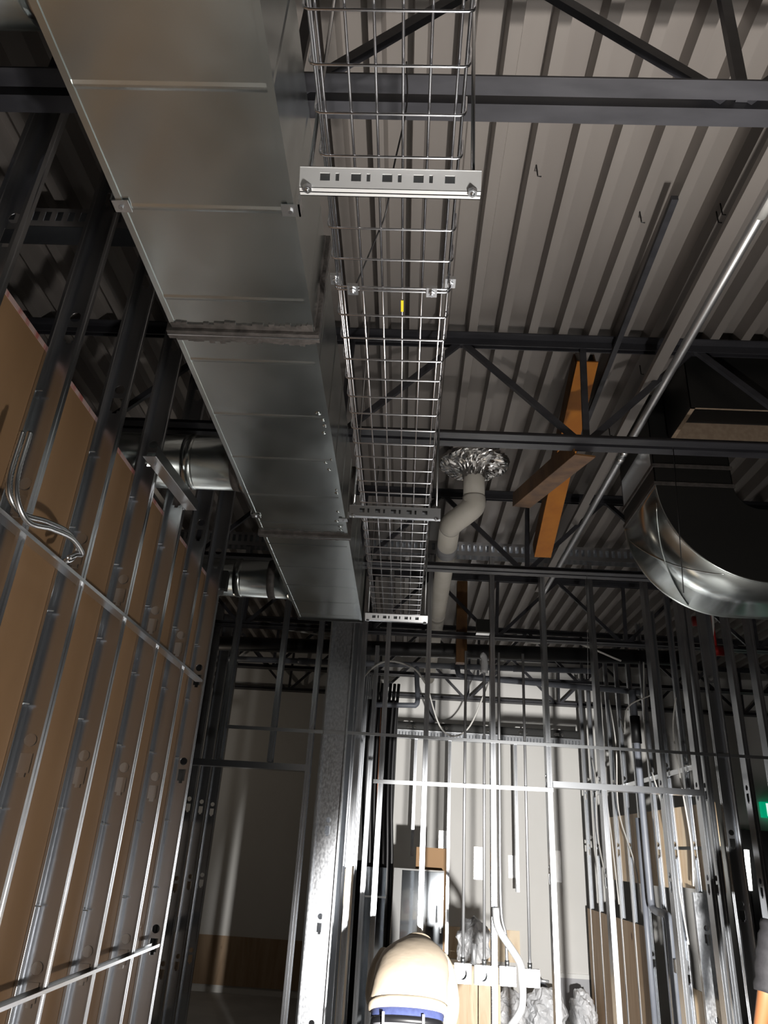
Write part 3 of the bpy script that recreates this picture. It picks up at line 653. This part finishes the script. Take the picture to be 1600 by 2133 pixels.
cabs = [((2.10, 6.6, 3.3), (2.10, 6.75, 2.6), (2.12, 6.55, 2.1), (2.12, 6.40, 1.7), (2.14, 6.30, 1.1)), ((2.12, 7.9, 3.2), (2.10, 7.7, 2.7), (2.12, 7.85, 2.1), (2.14, 7.5, 1.6), (2.14, 7.45, 1.25)),
        ((2.10, 8.15, 3.35), (2.08, 8.1, 2.85), (2.12, 8.3, 2.4), (2.14, 8.25, 1.8), (2.15, 8.15, 1.25)), ((2.10, 5.90, 2.85), (2.08, 5.98, 2.6), (2.12, 6.04, 2.2), (2.13, 6.00, 1.8), (2.14, 6.07, 1.5)),
        ((2.12, 8.8, 2.7), (2.10, 8.6, 2.4), (2.12, 8.75, 1.9), (2.14, 8.5, 1.3)), ((2.05, 6.3, 2.95), (1.95, 6.7, 2.9), (2.05, 7.2, 2.75), (2.10, 7.6, 2.95))]
nm = ['nearest hanging one', 'one behind the riser pipe', 'one crossing the upper plywood', 'one curling by the near studs', 'farthest one', 'one slung between the studs']
for pts, s in zip(cabs, nm): tag(MB().tube(spline([(a+.058, b, c) for a, b, c in pts[:-1]]+[(2.195, *pts[-1][1:])], 8), .0065, 8).build('white_cable', 'cable', smooth=True), 'loose pale cable along the right wall studs, '+s, 'cable', 'loose pale cables')
for pts, s in ((((-.46, 6.4, 2.55), (-.42, 6.5, 2.95), (-.22, 6.6, 3.18), (.05, 6.7, 3.16), (.2, 6.75, 3.0)), 'arching over the black hoses'), (((.2, 8.34, 3.44), (.42, 8.36, 2.86), (.70, 8.36, 2.88), (.95, 8.34, 3.44)), 'sagging before the white wall'),
               (((.3, 6.75, 3.53), (.75, 6.75, 3.55), (1.2, 6.75, 3.47), (1.55, 6.75, 3.50), (2.0, 6.75, 3.34)), 'lying over the fat black pipe'), (((-1.6, 6.75, 3.52), (-1.1, 6.75, 3.47), (-.6, 6.75, 3.42)), 'lying over the black pipe in the dark doorway'),
               (((2.3, 5.7, 3.75), (2.42, 5.7, 3.65), (2.45, 5.7, 3.4), (2.36, 5.7, 3.1)), 'hanging beside the elbow on the right')):
    tag(MB().tube(spline(pts, 8), .009, 8).build('white_cable', 'cable', smooth=True), 'loose pale cable '+s, 'cable', 'loose pale cables overhead')
for x, z, s in ((2.60, 3.62, 'upper'), (2.70, 3.36, 'lower')):
    t = thing('red_valve', (x, 6.3, z), 'small red valve in the dark under the duct elbow, %s one of two' % s, 'valve')
    MB().tube([(x-.07, 6.3, z), (x+.07, 6.3, z)], .045, 14).build('body', 'red', t, smooth=True)
    MB().tube([(x, 6.3, z+.03), (x, 6.3, ZD)], .017, 10).build('drop_pipe', 'red', t, smooth=True)
# ------------------------------------------------------------------ back room: hoses, sheet metal, boards
for k in range(7):
    x = -.37+.044*k; pts = spline([(x+.02, 7.9, 3.25), (x, 7.9+.015*(k % 3), 2.7), (x+.004*(k % 2), 7.9, 2.1), (x+.035, 7.92, 1.46), (x+.035, 7.93, .7), (x+.035, 7.93, 0)], 6)
    tag(MB().tube(pts, .0175, 10).build('black_hose', 'black', smooth=True), 'black insulated hose in the bundle left of the white wall, %s from the left' % ['first', 'second', 'third', 'fourth', 'fifth', 'sixth', 'seventh'][k], 'hose', 'black hose bundle')
tag(MB().tube([(-.262, 7.80, 3.0), (-.240, 7.80, 1.47)], .006, 8).build('copper_pipe', 'copper', smooth=True), 'thin copper line running down in front of the black hoses', 'pipe')
struct(MB().box((-.42, 8.05, 0), (-.08, 8.09, 3.1)).build('recess_shade', 'dark'))  # dark panel painting the shade of the recess behind the hoses
sp = thing('sheet_metal_duct', (-.22, 7.7, 0), 'tall shiny sheet metal duct standing below the black hoses', 'duct')
MB().box((-.335, 7.6, 0), (-.115, 7.86, 1.455)).build('body', 'sheet', sp); MB().box((-.340, 7.595, 1.20), (-.110, 7.865, 1.215)).build('seam', 'strut', sp)
cb = thing('metal_cabinet', (.19, 7.6, 0), 'shiny metal cabinet reflecting the studs, left of the white wall', 'cabinet')
MB().box((-.045, 7.6, .1), (.43, 7.78, 1.460)).build('body', 'dark_metal', cb); dr = MB().box((.035, 7.585, .12), (.425, 7.599, 1.445)).build('door', 'sheet', cb)
MB().box((.400, 7.575, .95), (.412, 7.585, 1.03)).build('latch', 'strut', dr); MB().box((-.03, 7.62, 0), (.415, 7.77, .1)).build('plinth', 'dark', cb)
tag(MB().box((.165, 7.80, 0), (.462, 7.95, 1.652)).build('brown_carton', 'card'), 'brown cardboard sheet standing behind the metal cabinet', 'cardboard')
# ledger with knockouts near the white wall, and the short studs below it
st = stud('horizontal steel channel with punched holes in front of the white wall', -.29, 9.40, 0, 2.47, depth=.10, flip=1, holes=(.35, .75, 1.35, 1.75, 2.2), name='ledger_channel', cat='steel channel', mat='dark_metal')  # galvanized channel in shade, the shade painted as dark metal
st.location = (-.29, 9.40, 3.085); st.rotation_euler = (0, math.pi/2, 0)
slotted('slotted_track', -.29, 2.20, 9.375, 2.885, 2.985, 'slotted track below the punched channel, in front of the white wall', pitch=.04, d=.09, down=False)
for x, za, s in ((.13, 1.55, 'left'), (.555, .45, 'middle'), (1.37, 1.25, 'right')):
    stud('dull steel stud below the punched channel, %s one of three' % s, x, 9.40, za, 2.885, rot=math.pi/2, name='furring_stud', group='dull studs before the white wall')
tag(MB().box((.30, 9.36, 3.0875), (.375, 9.40, 3.365)).build('dark_channel', 'black_steel'), 'short dark upright channel piece above the punched channel', 'steel channel')
def wallbox(name, mat, x0, x1, z0, z1, label, cat, group=None, y=9.835, d=.014):
    return tag(MB().box((x0, y, z0), (x1, y+d, z1)).build(name, mat), label, cat, group)
for x, z, w_, h, s in ((.53, 1.76, .10, .20, 'leftmost'), (.97, 1.52, .105, .36, 'second from left'), (1.39, 1.505, .10, .25, 'third from left'), (1.945, 1.54, .07, .35, 'rightmost')):
    wallbox('foil_tape', 'foil', x-w_/2, x+w_/2, z-h/2, z+h/2, 'strip of shiny foil tape on the white wall, %s of four' % s, 'tape', 'foil tape strips', 9.845, .004)
wallbox('plywood_strip', 'ply', .63, 1.46, .50, .825, 'plywood strip with knots on the white wall behind the outlet boxes', 'plywood')
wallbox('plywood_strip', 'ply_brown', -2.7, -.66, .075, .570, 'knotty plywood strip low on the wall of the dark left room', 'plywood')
def sideboard(name, mat, x, ya, yb, za, zb, label):
    return tag(MB().box((x, ya, za), (x+.012, yb, zb)).build(name, mat), label, 'plywood')
sideboard('plywood_sheet', 'ply', 2.257, 6.80, 8.75, 1.46, 2.063, 'light plywood sheet behind the right wall studs, upper far one')
sideboard('plywood_sheet', 'ply', 2.257, 5.66, 6.78, 1.772, 2.063, 'light plywood strip behind the near right studs, above the dark seam')
sideboard('plywood_sheet', 'ply', 2.257, 5.66, 6.78, 1.478, 1.747, 'light plywood strip behind the near right studs, below the dark seam')
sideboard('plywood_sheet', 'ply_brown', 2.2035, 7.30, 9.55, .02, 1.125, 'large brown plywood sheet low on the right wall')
sideboard('plywood_sheet', 'ply', 2.257, 5.8, 6.9, .30, .80, 'light plywood piece low behind the nearest right wall studs')
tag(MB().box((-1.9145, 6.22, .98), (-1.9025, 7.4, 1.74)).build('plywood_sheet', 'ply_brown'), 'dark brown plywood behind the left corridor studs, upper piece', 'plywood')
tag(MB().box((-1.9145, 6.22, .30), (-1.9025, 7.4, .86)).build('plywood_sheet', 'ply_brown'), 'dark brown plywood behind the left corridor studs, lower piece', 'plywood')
tag(MB().box((-.418, 6.3, .3), (-.406, 7.3, 1.46)).build('plywood_strip', 'ply'), 'narrow plywood edge glowing between the wide stud and the black hoses', 'plywood')
# access opening in the white wall
struct(MB().box((1.88, 9.83, .385), (2.34, 9.85, .43)).build('trim_3', 'white')); struct(MB().box((2.30, 9.83, 0), (2.345, 9.85, .385)).build('trim_4', 'white'))
struct(MB().box((1.88, 9.842, 0), (2.30, 9.85, .385)).build('trim_5', 'grey_wrap'))
# low pile of bags and boards on the back room floor
def bag(c, s, label, seed):
    rnd = random.Random(seed); bm = bmesh.new(); bmesh.ops.create_icosphere(bm, subdivisions=4, radius=1)
    ph = [rnd.uniform(0, 6) for _ in range(6)]
    for v in bm.verts:
        p = v.co; k = 1+.13*math.sin(4*p.x+ph[0])*math.sin(5*p.y+ph[1])+.09*math.sin(9*p.z+6*p.x+ph[2])
        v.co = Vector((p.x*k*s[0], p.y*k*s[1], max(-.62, p.z*k)*s[2]+.62*s[2]))
        v.co += Vector((rnd.uniform(-1, 1), rnd.uniform(-1, 1), rnd.uniform(-1, 1)))*.012
        if p.z > .75: v.co.z += .22*s[2]*(p.z-.75)*4; v.co.x *= .75
    me = bpy.data.meshes.new('plastic_sack'); bm.to_mesh(me); bm.free(); me.materials.append(M['bag'])
    o = bpy.data.objects.new('plastic_sack', me); COL.objects.link(o); o.location = c; WORLD[o] = Vector(c)
    return tag(o, label, 'sack', 'plastic sacks in the back room')
cr = thing('plywood_crate', (.78, 8.7, 0), 'plywood crate standing under the outlet boxes in the back room', 'crate')
MB().box((.50, 8.5, 0), (.835, 8.9, .60)).build('panel', 'ply', cr); MB().box((.845, 8.5, 0), (1.06, 8.9, .60)).build('panel', 'ply', cr)
bag((.80, 8.7, .618), (.16, .13, .24), 'grey plastic sack on top of the plywood crate', 1)
bag((1.22, 9.0, 0), (.17, .2, .22), 'white plastic sack on the floor right of the crate', 2)
bag((1.62, 9.1, 0), (.2, .2, .24), 'white plastic sack leaning by the grey tube', 3)
bag((2.02, 9.25, 0), (.13, .2, .22), 'white sack lying in front of the wall opening', 4)
tag(MB().tube([(1.62, 9.5, .38), (1.86, 9.5, .04)], .045, 14).build('grey_tube', 'pvc', smooth=True), 'grey tube leaning on the sacks by the white wall', 'tube')
o = outlet(2.10, 2.19, .90, .99, 'galvanized outlet box on the right wall studs, low down', False); o.location = (2.155, 6.395, .90); o['group'] = ''
del o['group']
# exit sign, door and lit tube at the far right
ex = thing('exit_sign', (4.7, 9.8, 2.24), 'green and white running man exit sign at the right edge', 'exit sign')
MB().box((4.49, 9.78, 2.235), (4.90, 9.848, 2.415)).build('case', 'green', ex)
MB().box((4.545, 9.776, 2.25), (4.80, 9.779, 2.40)).build('panel', 'signwhite', ex)
m = MB(); y = 9.772; c = (4.625, 2.375)
m.tube([(c[0], y, c[1]), (c[0], y+.003, c[1])], .011, 12)
for p, q, w_ in (((4.622, 2.358), (4.612, 2.315), .020), ((4.620, 2.352), (4.590, 2.340), .009), ((4.590, 2.340), (4.580, 2.318), .009), ((4.624, 2.352), (4.650, 2.332), .009), ((4.650, 2.332), (4.668, 2.342), .009),
                 ((4.614, 2.318), (4.640, 2.292), .011), ((4.640, 2.292), (4.636, 2.262), .010), ((4.610, 2.318), (4.594, 2.285), .011), ((4.594, 2.285), (4.565, 2.280), .010)):
    m.bar((p[0], y+.0015, p[1]), (q[0], y+.0015, q[1]), w_, .003, (0, 1, 0))
m.build('running_figure', 'green', ex)
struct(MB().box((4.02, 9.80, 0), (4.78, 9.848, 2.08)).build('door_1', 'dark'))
lt = thing('lit_tube_lamp', (4.24, 9.6, 1.4), 'glowing white tube lamp standing upright at the far right', 'lamp')
MB().tube([(4.122, 9.6, 1.416), (4.148, 9.6, 1.85)], .028, 12).build('glowing_tube', 'tube', lt, smooth=True)
MB().tube([(4.115, 9.6, 0), (4.122, 9.6, 1.414)], .015, 10).build('stand', 'black', lt); MB().tube([(4.115, 9.6, 0), (4.115, 9.6, .02)], .12, 18).build('base', 'black', lt)
# ------------------------------------------------------------------ people
def skinmesh(name, verts, edges, radii, mat, parent, sub=2):
    org = WORLD[parent]
    me = bpy.data.meshes.new(name); me.from_pydata([Vector(v)-org for v in verts], edges, []); me.materials.append(M[mat])
    o = bpy.data.objects.new(name, me); COL.objects.link(o); o.parent = parent; WORLD[o] = org
    sk = o.modifiers.new('skin', 'SKIN'); sk.use_smooth_shade = True
    for i, r in enumerate(radii):
        d = me.skin_vertices[0].data[i]; d.radius = r if isinstance(r, tuple) else (r, r); d.use_root = (i == 0)
    s = o.modifiers.new('smooth', 'SUBSURF'); s.levels = sub; s.render_levels = sub
    return o
def figure(parent, J, mat='skin'):
    """J: pelvis, chest, neck, head, head_top and for L/R: sh, el, wr, hand, hip, kn, an, toe"""
    V, E, R = [], [], []
    def a(p, r, frm=None):
        V.append(Vector(p)); R.append(r)
        if frm is not None: E.append((frm, len(V)-1))
        return len(V)-1
    pel = a(J['pelvis'], (.10, .08)); mid = a(J['mid'], (.095, .075), pel); ch = a(J['chest'], (.11, .08), mid); nk = a(J['neck'], .055, ch)
    hd = a(J['head'], (.075, .085), nk); a(J['head_top'], (.07, .08), hd); a(J['nose'], .014, hd)
    for s in ('L', 'R'):
        sh = a(J['sh'+s], .046, ch); el = a(J['el'+s], .040, sh); wr = a(J['wr'+s], .027, el)
        w_, hdir = Vector(J['wr'+s]), Vector(J['hd'+s]).normalized(); side = Vector(J['hs'+s]).normalized(); nrm = hdir.cross(side).normalized()
        pm = a(w_+hdir*.055, (.036, .017), wr)
        for i, (off, ln_) in enumerate(((-.030, .070), (-.010, .080), (.010, .075), (.029, .058))):
            k1 = a(w_+hdir*.095+side*off, .0095, pm); k2 = a(w_+hdir*(.095+ln_*.5)+side*off*1.15+nrm*.012, .0085, k1); a(w_+hdir*(.095+ln_*.85)+side*off*1.15+nrm*.036, .0075, k2)
        t1 = a(w_+hdir*.035-side*.036, .012, pm); a(w_+hdir*.075-side*.058+nrm*.02, .009, t1)
        hp = a(J['hip'+s], .07, pel); kn = a(J['kn'+s], .05, hp); an = a(J['an'+s], .037, kn); a(J['toe'+s], .035, an)
    return skinmesh('body', V, E, R, mat, parent)
def rings(specs, n=28, pw=2.3):
    """specs: (centre, across, along, half width, half depth) -> rings of a rounded section"""
    out = []
    for c, ax, bx_, w_, d in specs:
        c, ax, bx_ = Vector(c), Vector(ax).normalized(), Vector(bx_).normalized(); rg = []
        for k in range(n):
            t = 2*math.pi*k/n; cc, ss = math.cos(t), math.sin(t)
            rg.append(c+ax*(w_*math.copysign(abs(cc)**(2/pw), cc))+bx_*(d*math.copysign(abs(ss)**(2/pw), ss)))
        out.append(rg)
    return out
p1 = thing('person', (.08, 4.52, 0), 'bent over person in a cream sweatshirt and grey trousers, seen from behind', 'person')
J = dict(pelvis=(.075, 4.53, .84), mid=(.085, 4.66, .95), chest=(.11, 4.88, 1.05), neck=(.12, 5.03, 1.06), head=(.13, 5.15, 1.02), head_top=(.13, 5.24, .95), nose=(.13, 5.16, .91),
         shL=(-.06, 4.92, 1.03), elL=(-.10, 5.06, .80), wrL=(.02, 5.25, .72), hdL=(.5, .8, -.1), hsL=(.2, 0, 1), shR=(.265, 4.90, 1.03), elR=(.315, 4.84, .80), wrR=(.25, 5.02, .64), hdR=(-.3, .9, -.2), hsR=(.2, 0, 1),
         hipL=(-.02, 4.53, .78), knL=(-.05, 4.62, .43), anL=(-.06, 4.50, .09), toeL=(-.07, 4.66, .04), hipR=(.17, 4.53, .78), knR=(.20, 4.62, .43), anR=(.21, 4.50, .09), toeR=(.22, 4.66, .04))
figure(p1, J)
X = (1, 0, 0)
sw = [((.079, 4.555, .866), X, (0, -.90, .43), .206, .128), ((.081, 4.575, .890), X, (0, -.84, .54), .210, .130), ((.085, 4.605, .925), X, (0, -.72, .70), .206, .128), ((.09, 4.66, .965), X, (0, -.55, .83), .205, .124), ((.10, 4.76, 1.005), X, (0, -.42, .9), .208, .122), ((.11, 4.85, 1.035), X, (0, -.38, 1), .198, .118), ((.12, 4.93, 1.052), X, (0, -.32, 1), .172, .112), ((.125, 5.00, 1.065), X, (0, -.2, 1), .125, .105), ((.128, 5.06, 1.075), X, (0, -.1, 1), .085, .085), ((.13, 5.11, 1.06), X, (0, .1, 1), .05, .06)]
hd_ = MB().loft(rings(sw)).build('sweatshirt', 'hood', p1, smooth=True)
hem = rings([((.0785, 4.545, .846), X, (0, -.93, .37), .200, .122), ((.0785, 4.547, .850), X, (0, -.92, .38), .208, .130), ((.079, 4.556, .868), X, (0, -.90, .43), .213, .134), ((.080, 4.566, .880), X, (0, -.87, .48), .210, .131)])
MB().loft(hem).build('hem_band', 'hood', hd_, smooth=True)
for s, pts in (('R', [(.235, 4.90, 1.055), (.285, 4.875, .98), (.315, 4.845, .85), (.30, 4.90, .74), (.255, 5.01, .655)]), ('L', [(-.03, 4.92, 1.05), (-.085, 4.97, .95), (-.10, 5.05, .82), (-.04, 5.16, .76), (.015, 5.245, .722)])):
    MB().tube(spline(pts, 5), [.072, .073, .073, .072, .071, .069, .067, .065, .063, .062, .060, .058, .056, .055, .054, .053, .051, .049, .047, .045, .042], 18).build('sleeve', 'hood', hd_, smooth=True)
hood = rings([((.126, 4.985, 1.10), X, (0, -.1, 1), .07, .045), ((.135, 5.02, 1.120), X, (0, -.1, 1), .085, .055), ((.135, 5.07, 1.118), X, (0, 0, 1), .075, .055), ((.13, 5.12, 1.10), X, (0, .1, 1), .06, .04)])
MB().loft(hood).build('hood', 'hood', hd_, smooth=True)
sh_ = MB().loft(rings([((.0765, 4.525, .800), X, (0, -.95, .31), .180, .118), ((.0775, 4.535, .825), X, (0, -.94, .34), .190, .122), ((.0785, 4.548, .856), X, (0, -.92, .40), .194, .122)])).build('blue_shirt', 'blue', p1, smooth=True); sh_['label'] = 'blue shirt showing between hem and belt'
def hip(c, w_, d, bx_=(0, -.95, .31)): return rings([(c, X, bx_, w_, d)], 32)[0]
MB().loft([hip((.0765, 4.519, .790), .184, .124), hip((.0765, 4.520, .793), .191, .130), hip((.077, 4.529, .819), .190, .129), hip((.077, 4.531, .822), .184, .123)]).build('belt', 'belt', p1, smooth=True)
tr = MB().loft([hip((.076, 4.56, .50), .10, .09, (0, -1, 0)), hip((.076, 4.54, .62), .17, .125, (0, -1, 0)), hip((.076, 4.53, .70), .194, .145, (0, -1, .1)), hip((.0762, 4.522, .76), .192, .136, (0, -.97, .25)), hip((.0765, 4.521, .796), .187, .127)]).build('trousers', 'pants', p1, smooth=True)
for x0, x1 in ((-.03, -.06), (.18, .21)): MB().tube([(x0, 4.54, .70), ((x0+x1)/2, 4.61, .43), (x1, 4.51, .12)], [.105, .082, .072], 18).build('trouser_leg', 'pants', tr, smooth=True)
for x, y in ((-.045, 4.402), (.16, 4.400)): MB().bar((x, y, .80), (x-.002, y+.004, .872), .013, .008, (0, 1, 0)).build('belt_loop', 'pants', tr)
for x in (-.065, .215): MB().loft(rings([((x, 4.45, .05), X, (0, 0, 1), .045, .05), ((x, 4.52, .055), X, (0, 0, 1), .05, .055), ((x, 4.64, .035), X, (0, 0, 1), .05, .035), ((x, 4.72, .025), X, (0, 0, 1), .03, .025)])).build('boot', 'belt', p1, smooth=True)
p2 = thing('person', (1.98, 4.0, 0), 'person mostly cut off by the right edge, only a black sleeve and bare forearm showing', 'person')
J2 = dict(pelvis=(1.98, 4.0, .93), mid=(1.98, 4.0, 1.12), chest=(1.98, 4.0, 1.32), neck=(1.98, 3.99, 1.50), head=(1.98, 4.01, 1.60), head_top=(1.98, 4.0, 1.70), nose=(1.98, 4.115, 1.60),
          shL=(1.80, 4.0, 1.40), elL=(1.722, 3.98, 1.14), wrL=(1.69, 4.07, .93), hdL=(0, .25, -1), hsL=(.2, -1, -.2), shR=(2.16, 4.0, 1.40), elR=(2.24, 3.98, 1.14), wrR=(2.25, 4.07, .92), hdR=(0, .25, -1), hsR=(-.2, -1, -.2),
          hipL=(1.89, 4.0, .88), knL=(1.87, 4.02, .47), anL=(1.86, 3.97, .09), toeL=(1.85, 4.12, .04), hipR=(2.07, 4.0, .88), knR=(2.09, 4.02, .47), anR=(2.10, 3.97, .09), toeR=(2.11, 4.12, .04))
figure(p2, J2, 'skin_tan')
tee = MB().loft(rings([((1.98, 4, .95), X, (0, 1, 0), .17, .115), ((1.98, 4, 1.1), X, (0, 1, 0), .165, .112), ((1.98, 4, 1.3), X, (0, 1, 0), .20, .125), ((1.98, 4, 1.41), X, (0, 1, 0), .19, .10), ((1.98, 4, 1.47), X, (0, 1, 0), .09, .07)])).build('t_shirt', 'tee', p2, smooth=True)
for s, x0, x1 in (('L', 1.815, 1.722), ('R', 2.145, 2.24)):
    pts = spline([(x0, 4.0, 1.405), ((x0*.45+x1*.55), 3.99, 1.27), (x1, 3.98, 1.12)], 6)
    MB().tube(pts, [.062+.004*math.sin(2.4*k)-(.0 if k < 9 else .004) for k in range(len(pts))], 16).build('sleeve', 'tee', tee, smooth=True)
t2 = MB().loft(rings([((1.98, 4, .70), X, (0, 1, 0), .17, .12), ((1.98, 4, .88), X, (0, 1, 0), .175, .125), ((1.98, 4, .97), X, (0, 1, 0), .165, .11)])).build('trousers', 'tee', p2, smooth=True)
for x0, x1 in ((1.89, 1.86), (2.07, 2.10)): MB().tube([(x0, 4.0, .80), ((x0+x1)/2, 4.02, .47), (x1, 3.975, .10)], [.10, .078, .065], 18).build('trouser_leg', 'tee', t2, smooth=True)
for x in (1.855, 2.105): MB().loft(rings([((x, 3.93, .05), X, (0, 0, 1), .04, .05), ((x, 4.0, .055), X, (0, 0, 1), .05, .055), ((x, 4.12, .035), X, (0, 0, 1), .05, .035), ((x, 4.2, .025), X, (0, 0, 1), .03, .025)])).build('boot', 'belt', p2, smooth=True)
MB().loft(rings([((1.98, 3.975, 1.56), X, (0, 1, 0), .080, .085), ((1.98, 3.97, 1.64), X, (0, 1, 0), .088, .10), ((1.98, 3.98, 1.71), X, (0, 1, 0), .08, .09), ((1.98, 3.99, 1.755), X, (0, 1, 0), .05, .06)])).build('hair', 'hair', p2, smooth=True)
# ------------------------------------------------------------------ the work lamp that lights the room (below the frame)
wk = thing('work_lamp', (LAMP.x, LAMP.y, 0), 'work lamp on a low tripod standing on the floor, just below the photo', 'lamp')
aim = Vector((0.0, 1.0, 0.05)).normalized()
MB().bar(LAMP-aim*.07, LAMP-aim*.015, .20, .20).build('lamp_head', 'black', wk)
MB().box((LAMP.x-.07, LAMP.y-.12, LAMP.z+.11), (LAMP.x+.03, LAMP.y-.04, LAMP.z+.15)).build('added_upper_head', 'black', wk)  # housing for the added upward light
MB().tube([(LAMP.x, LAMP.y-.05, .45), (LAMP.x+.005, LAMP.y-.05, .74)], .012, 10).build('pole', 'black', wk)
for a in (0, 2.1, 4.2): MB().tube([(LAMP.x, LAMP.y-.05, .47), (LAMP.x+.33*math.cos(a), LAMP.y-.05+.33*math.sin(a), .012)], .009, 8).build('leg', 'black', wk)

bulb = thing('added_bulb', (-3.3, 8.0, 2.9), 'added unseen bulb brightening the dark left room', 'lamp')  # added lamp out of view, lifts the dark wall of the left room
MB().tube([(-3.3, 8.0, ZD), (-3.3, 8.0, 3.02)], .006, 8).build('cord', 'black', bulb); MB().tube([(-3.3, 8.0, 3.02), (-3.3, 8.0, 2.97)], .02, 12).build('socket', 'black', bulb)
MB().tube([(-3.3, 8.0, 2.965), (-3.3, 8.0, 2.93), (-3.3, 8.0, 2.90), (-3.3, 8.0, 2.875)], [.014, .03, .032, .012], 14).build('bulb', 'tube', bulb, smooth=True)
bl = bpy.data.lights.new('added_bulb_light', 'POINT'); bl.energy = 9; bl.color = (1.0, .86, .70); bl.shadow_soft_size = .05  # fill light of the added bulb
blo = bpy.data.objects.new('added_bulb_light', bl); COL.objects.link(blo); blo.location = (-3.3, 7.93, 2.80)
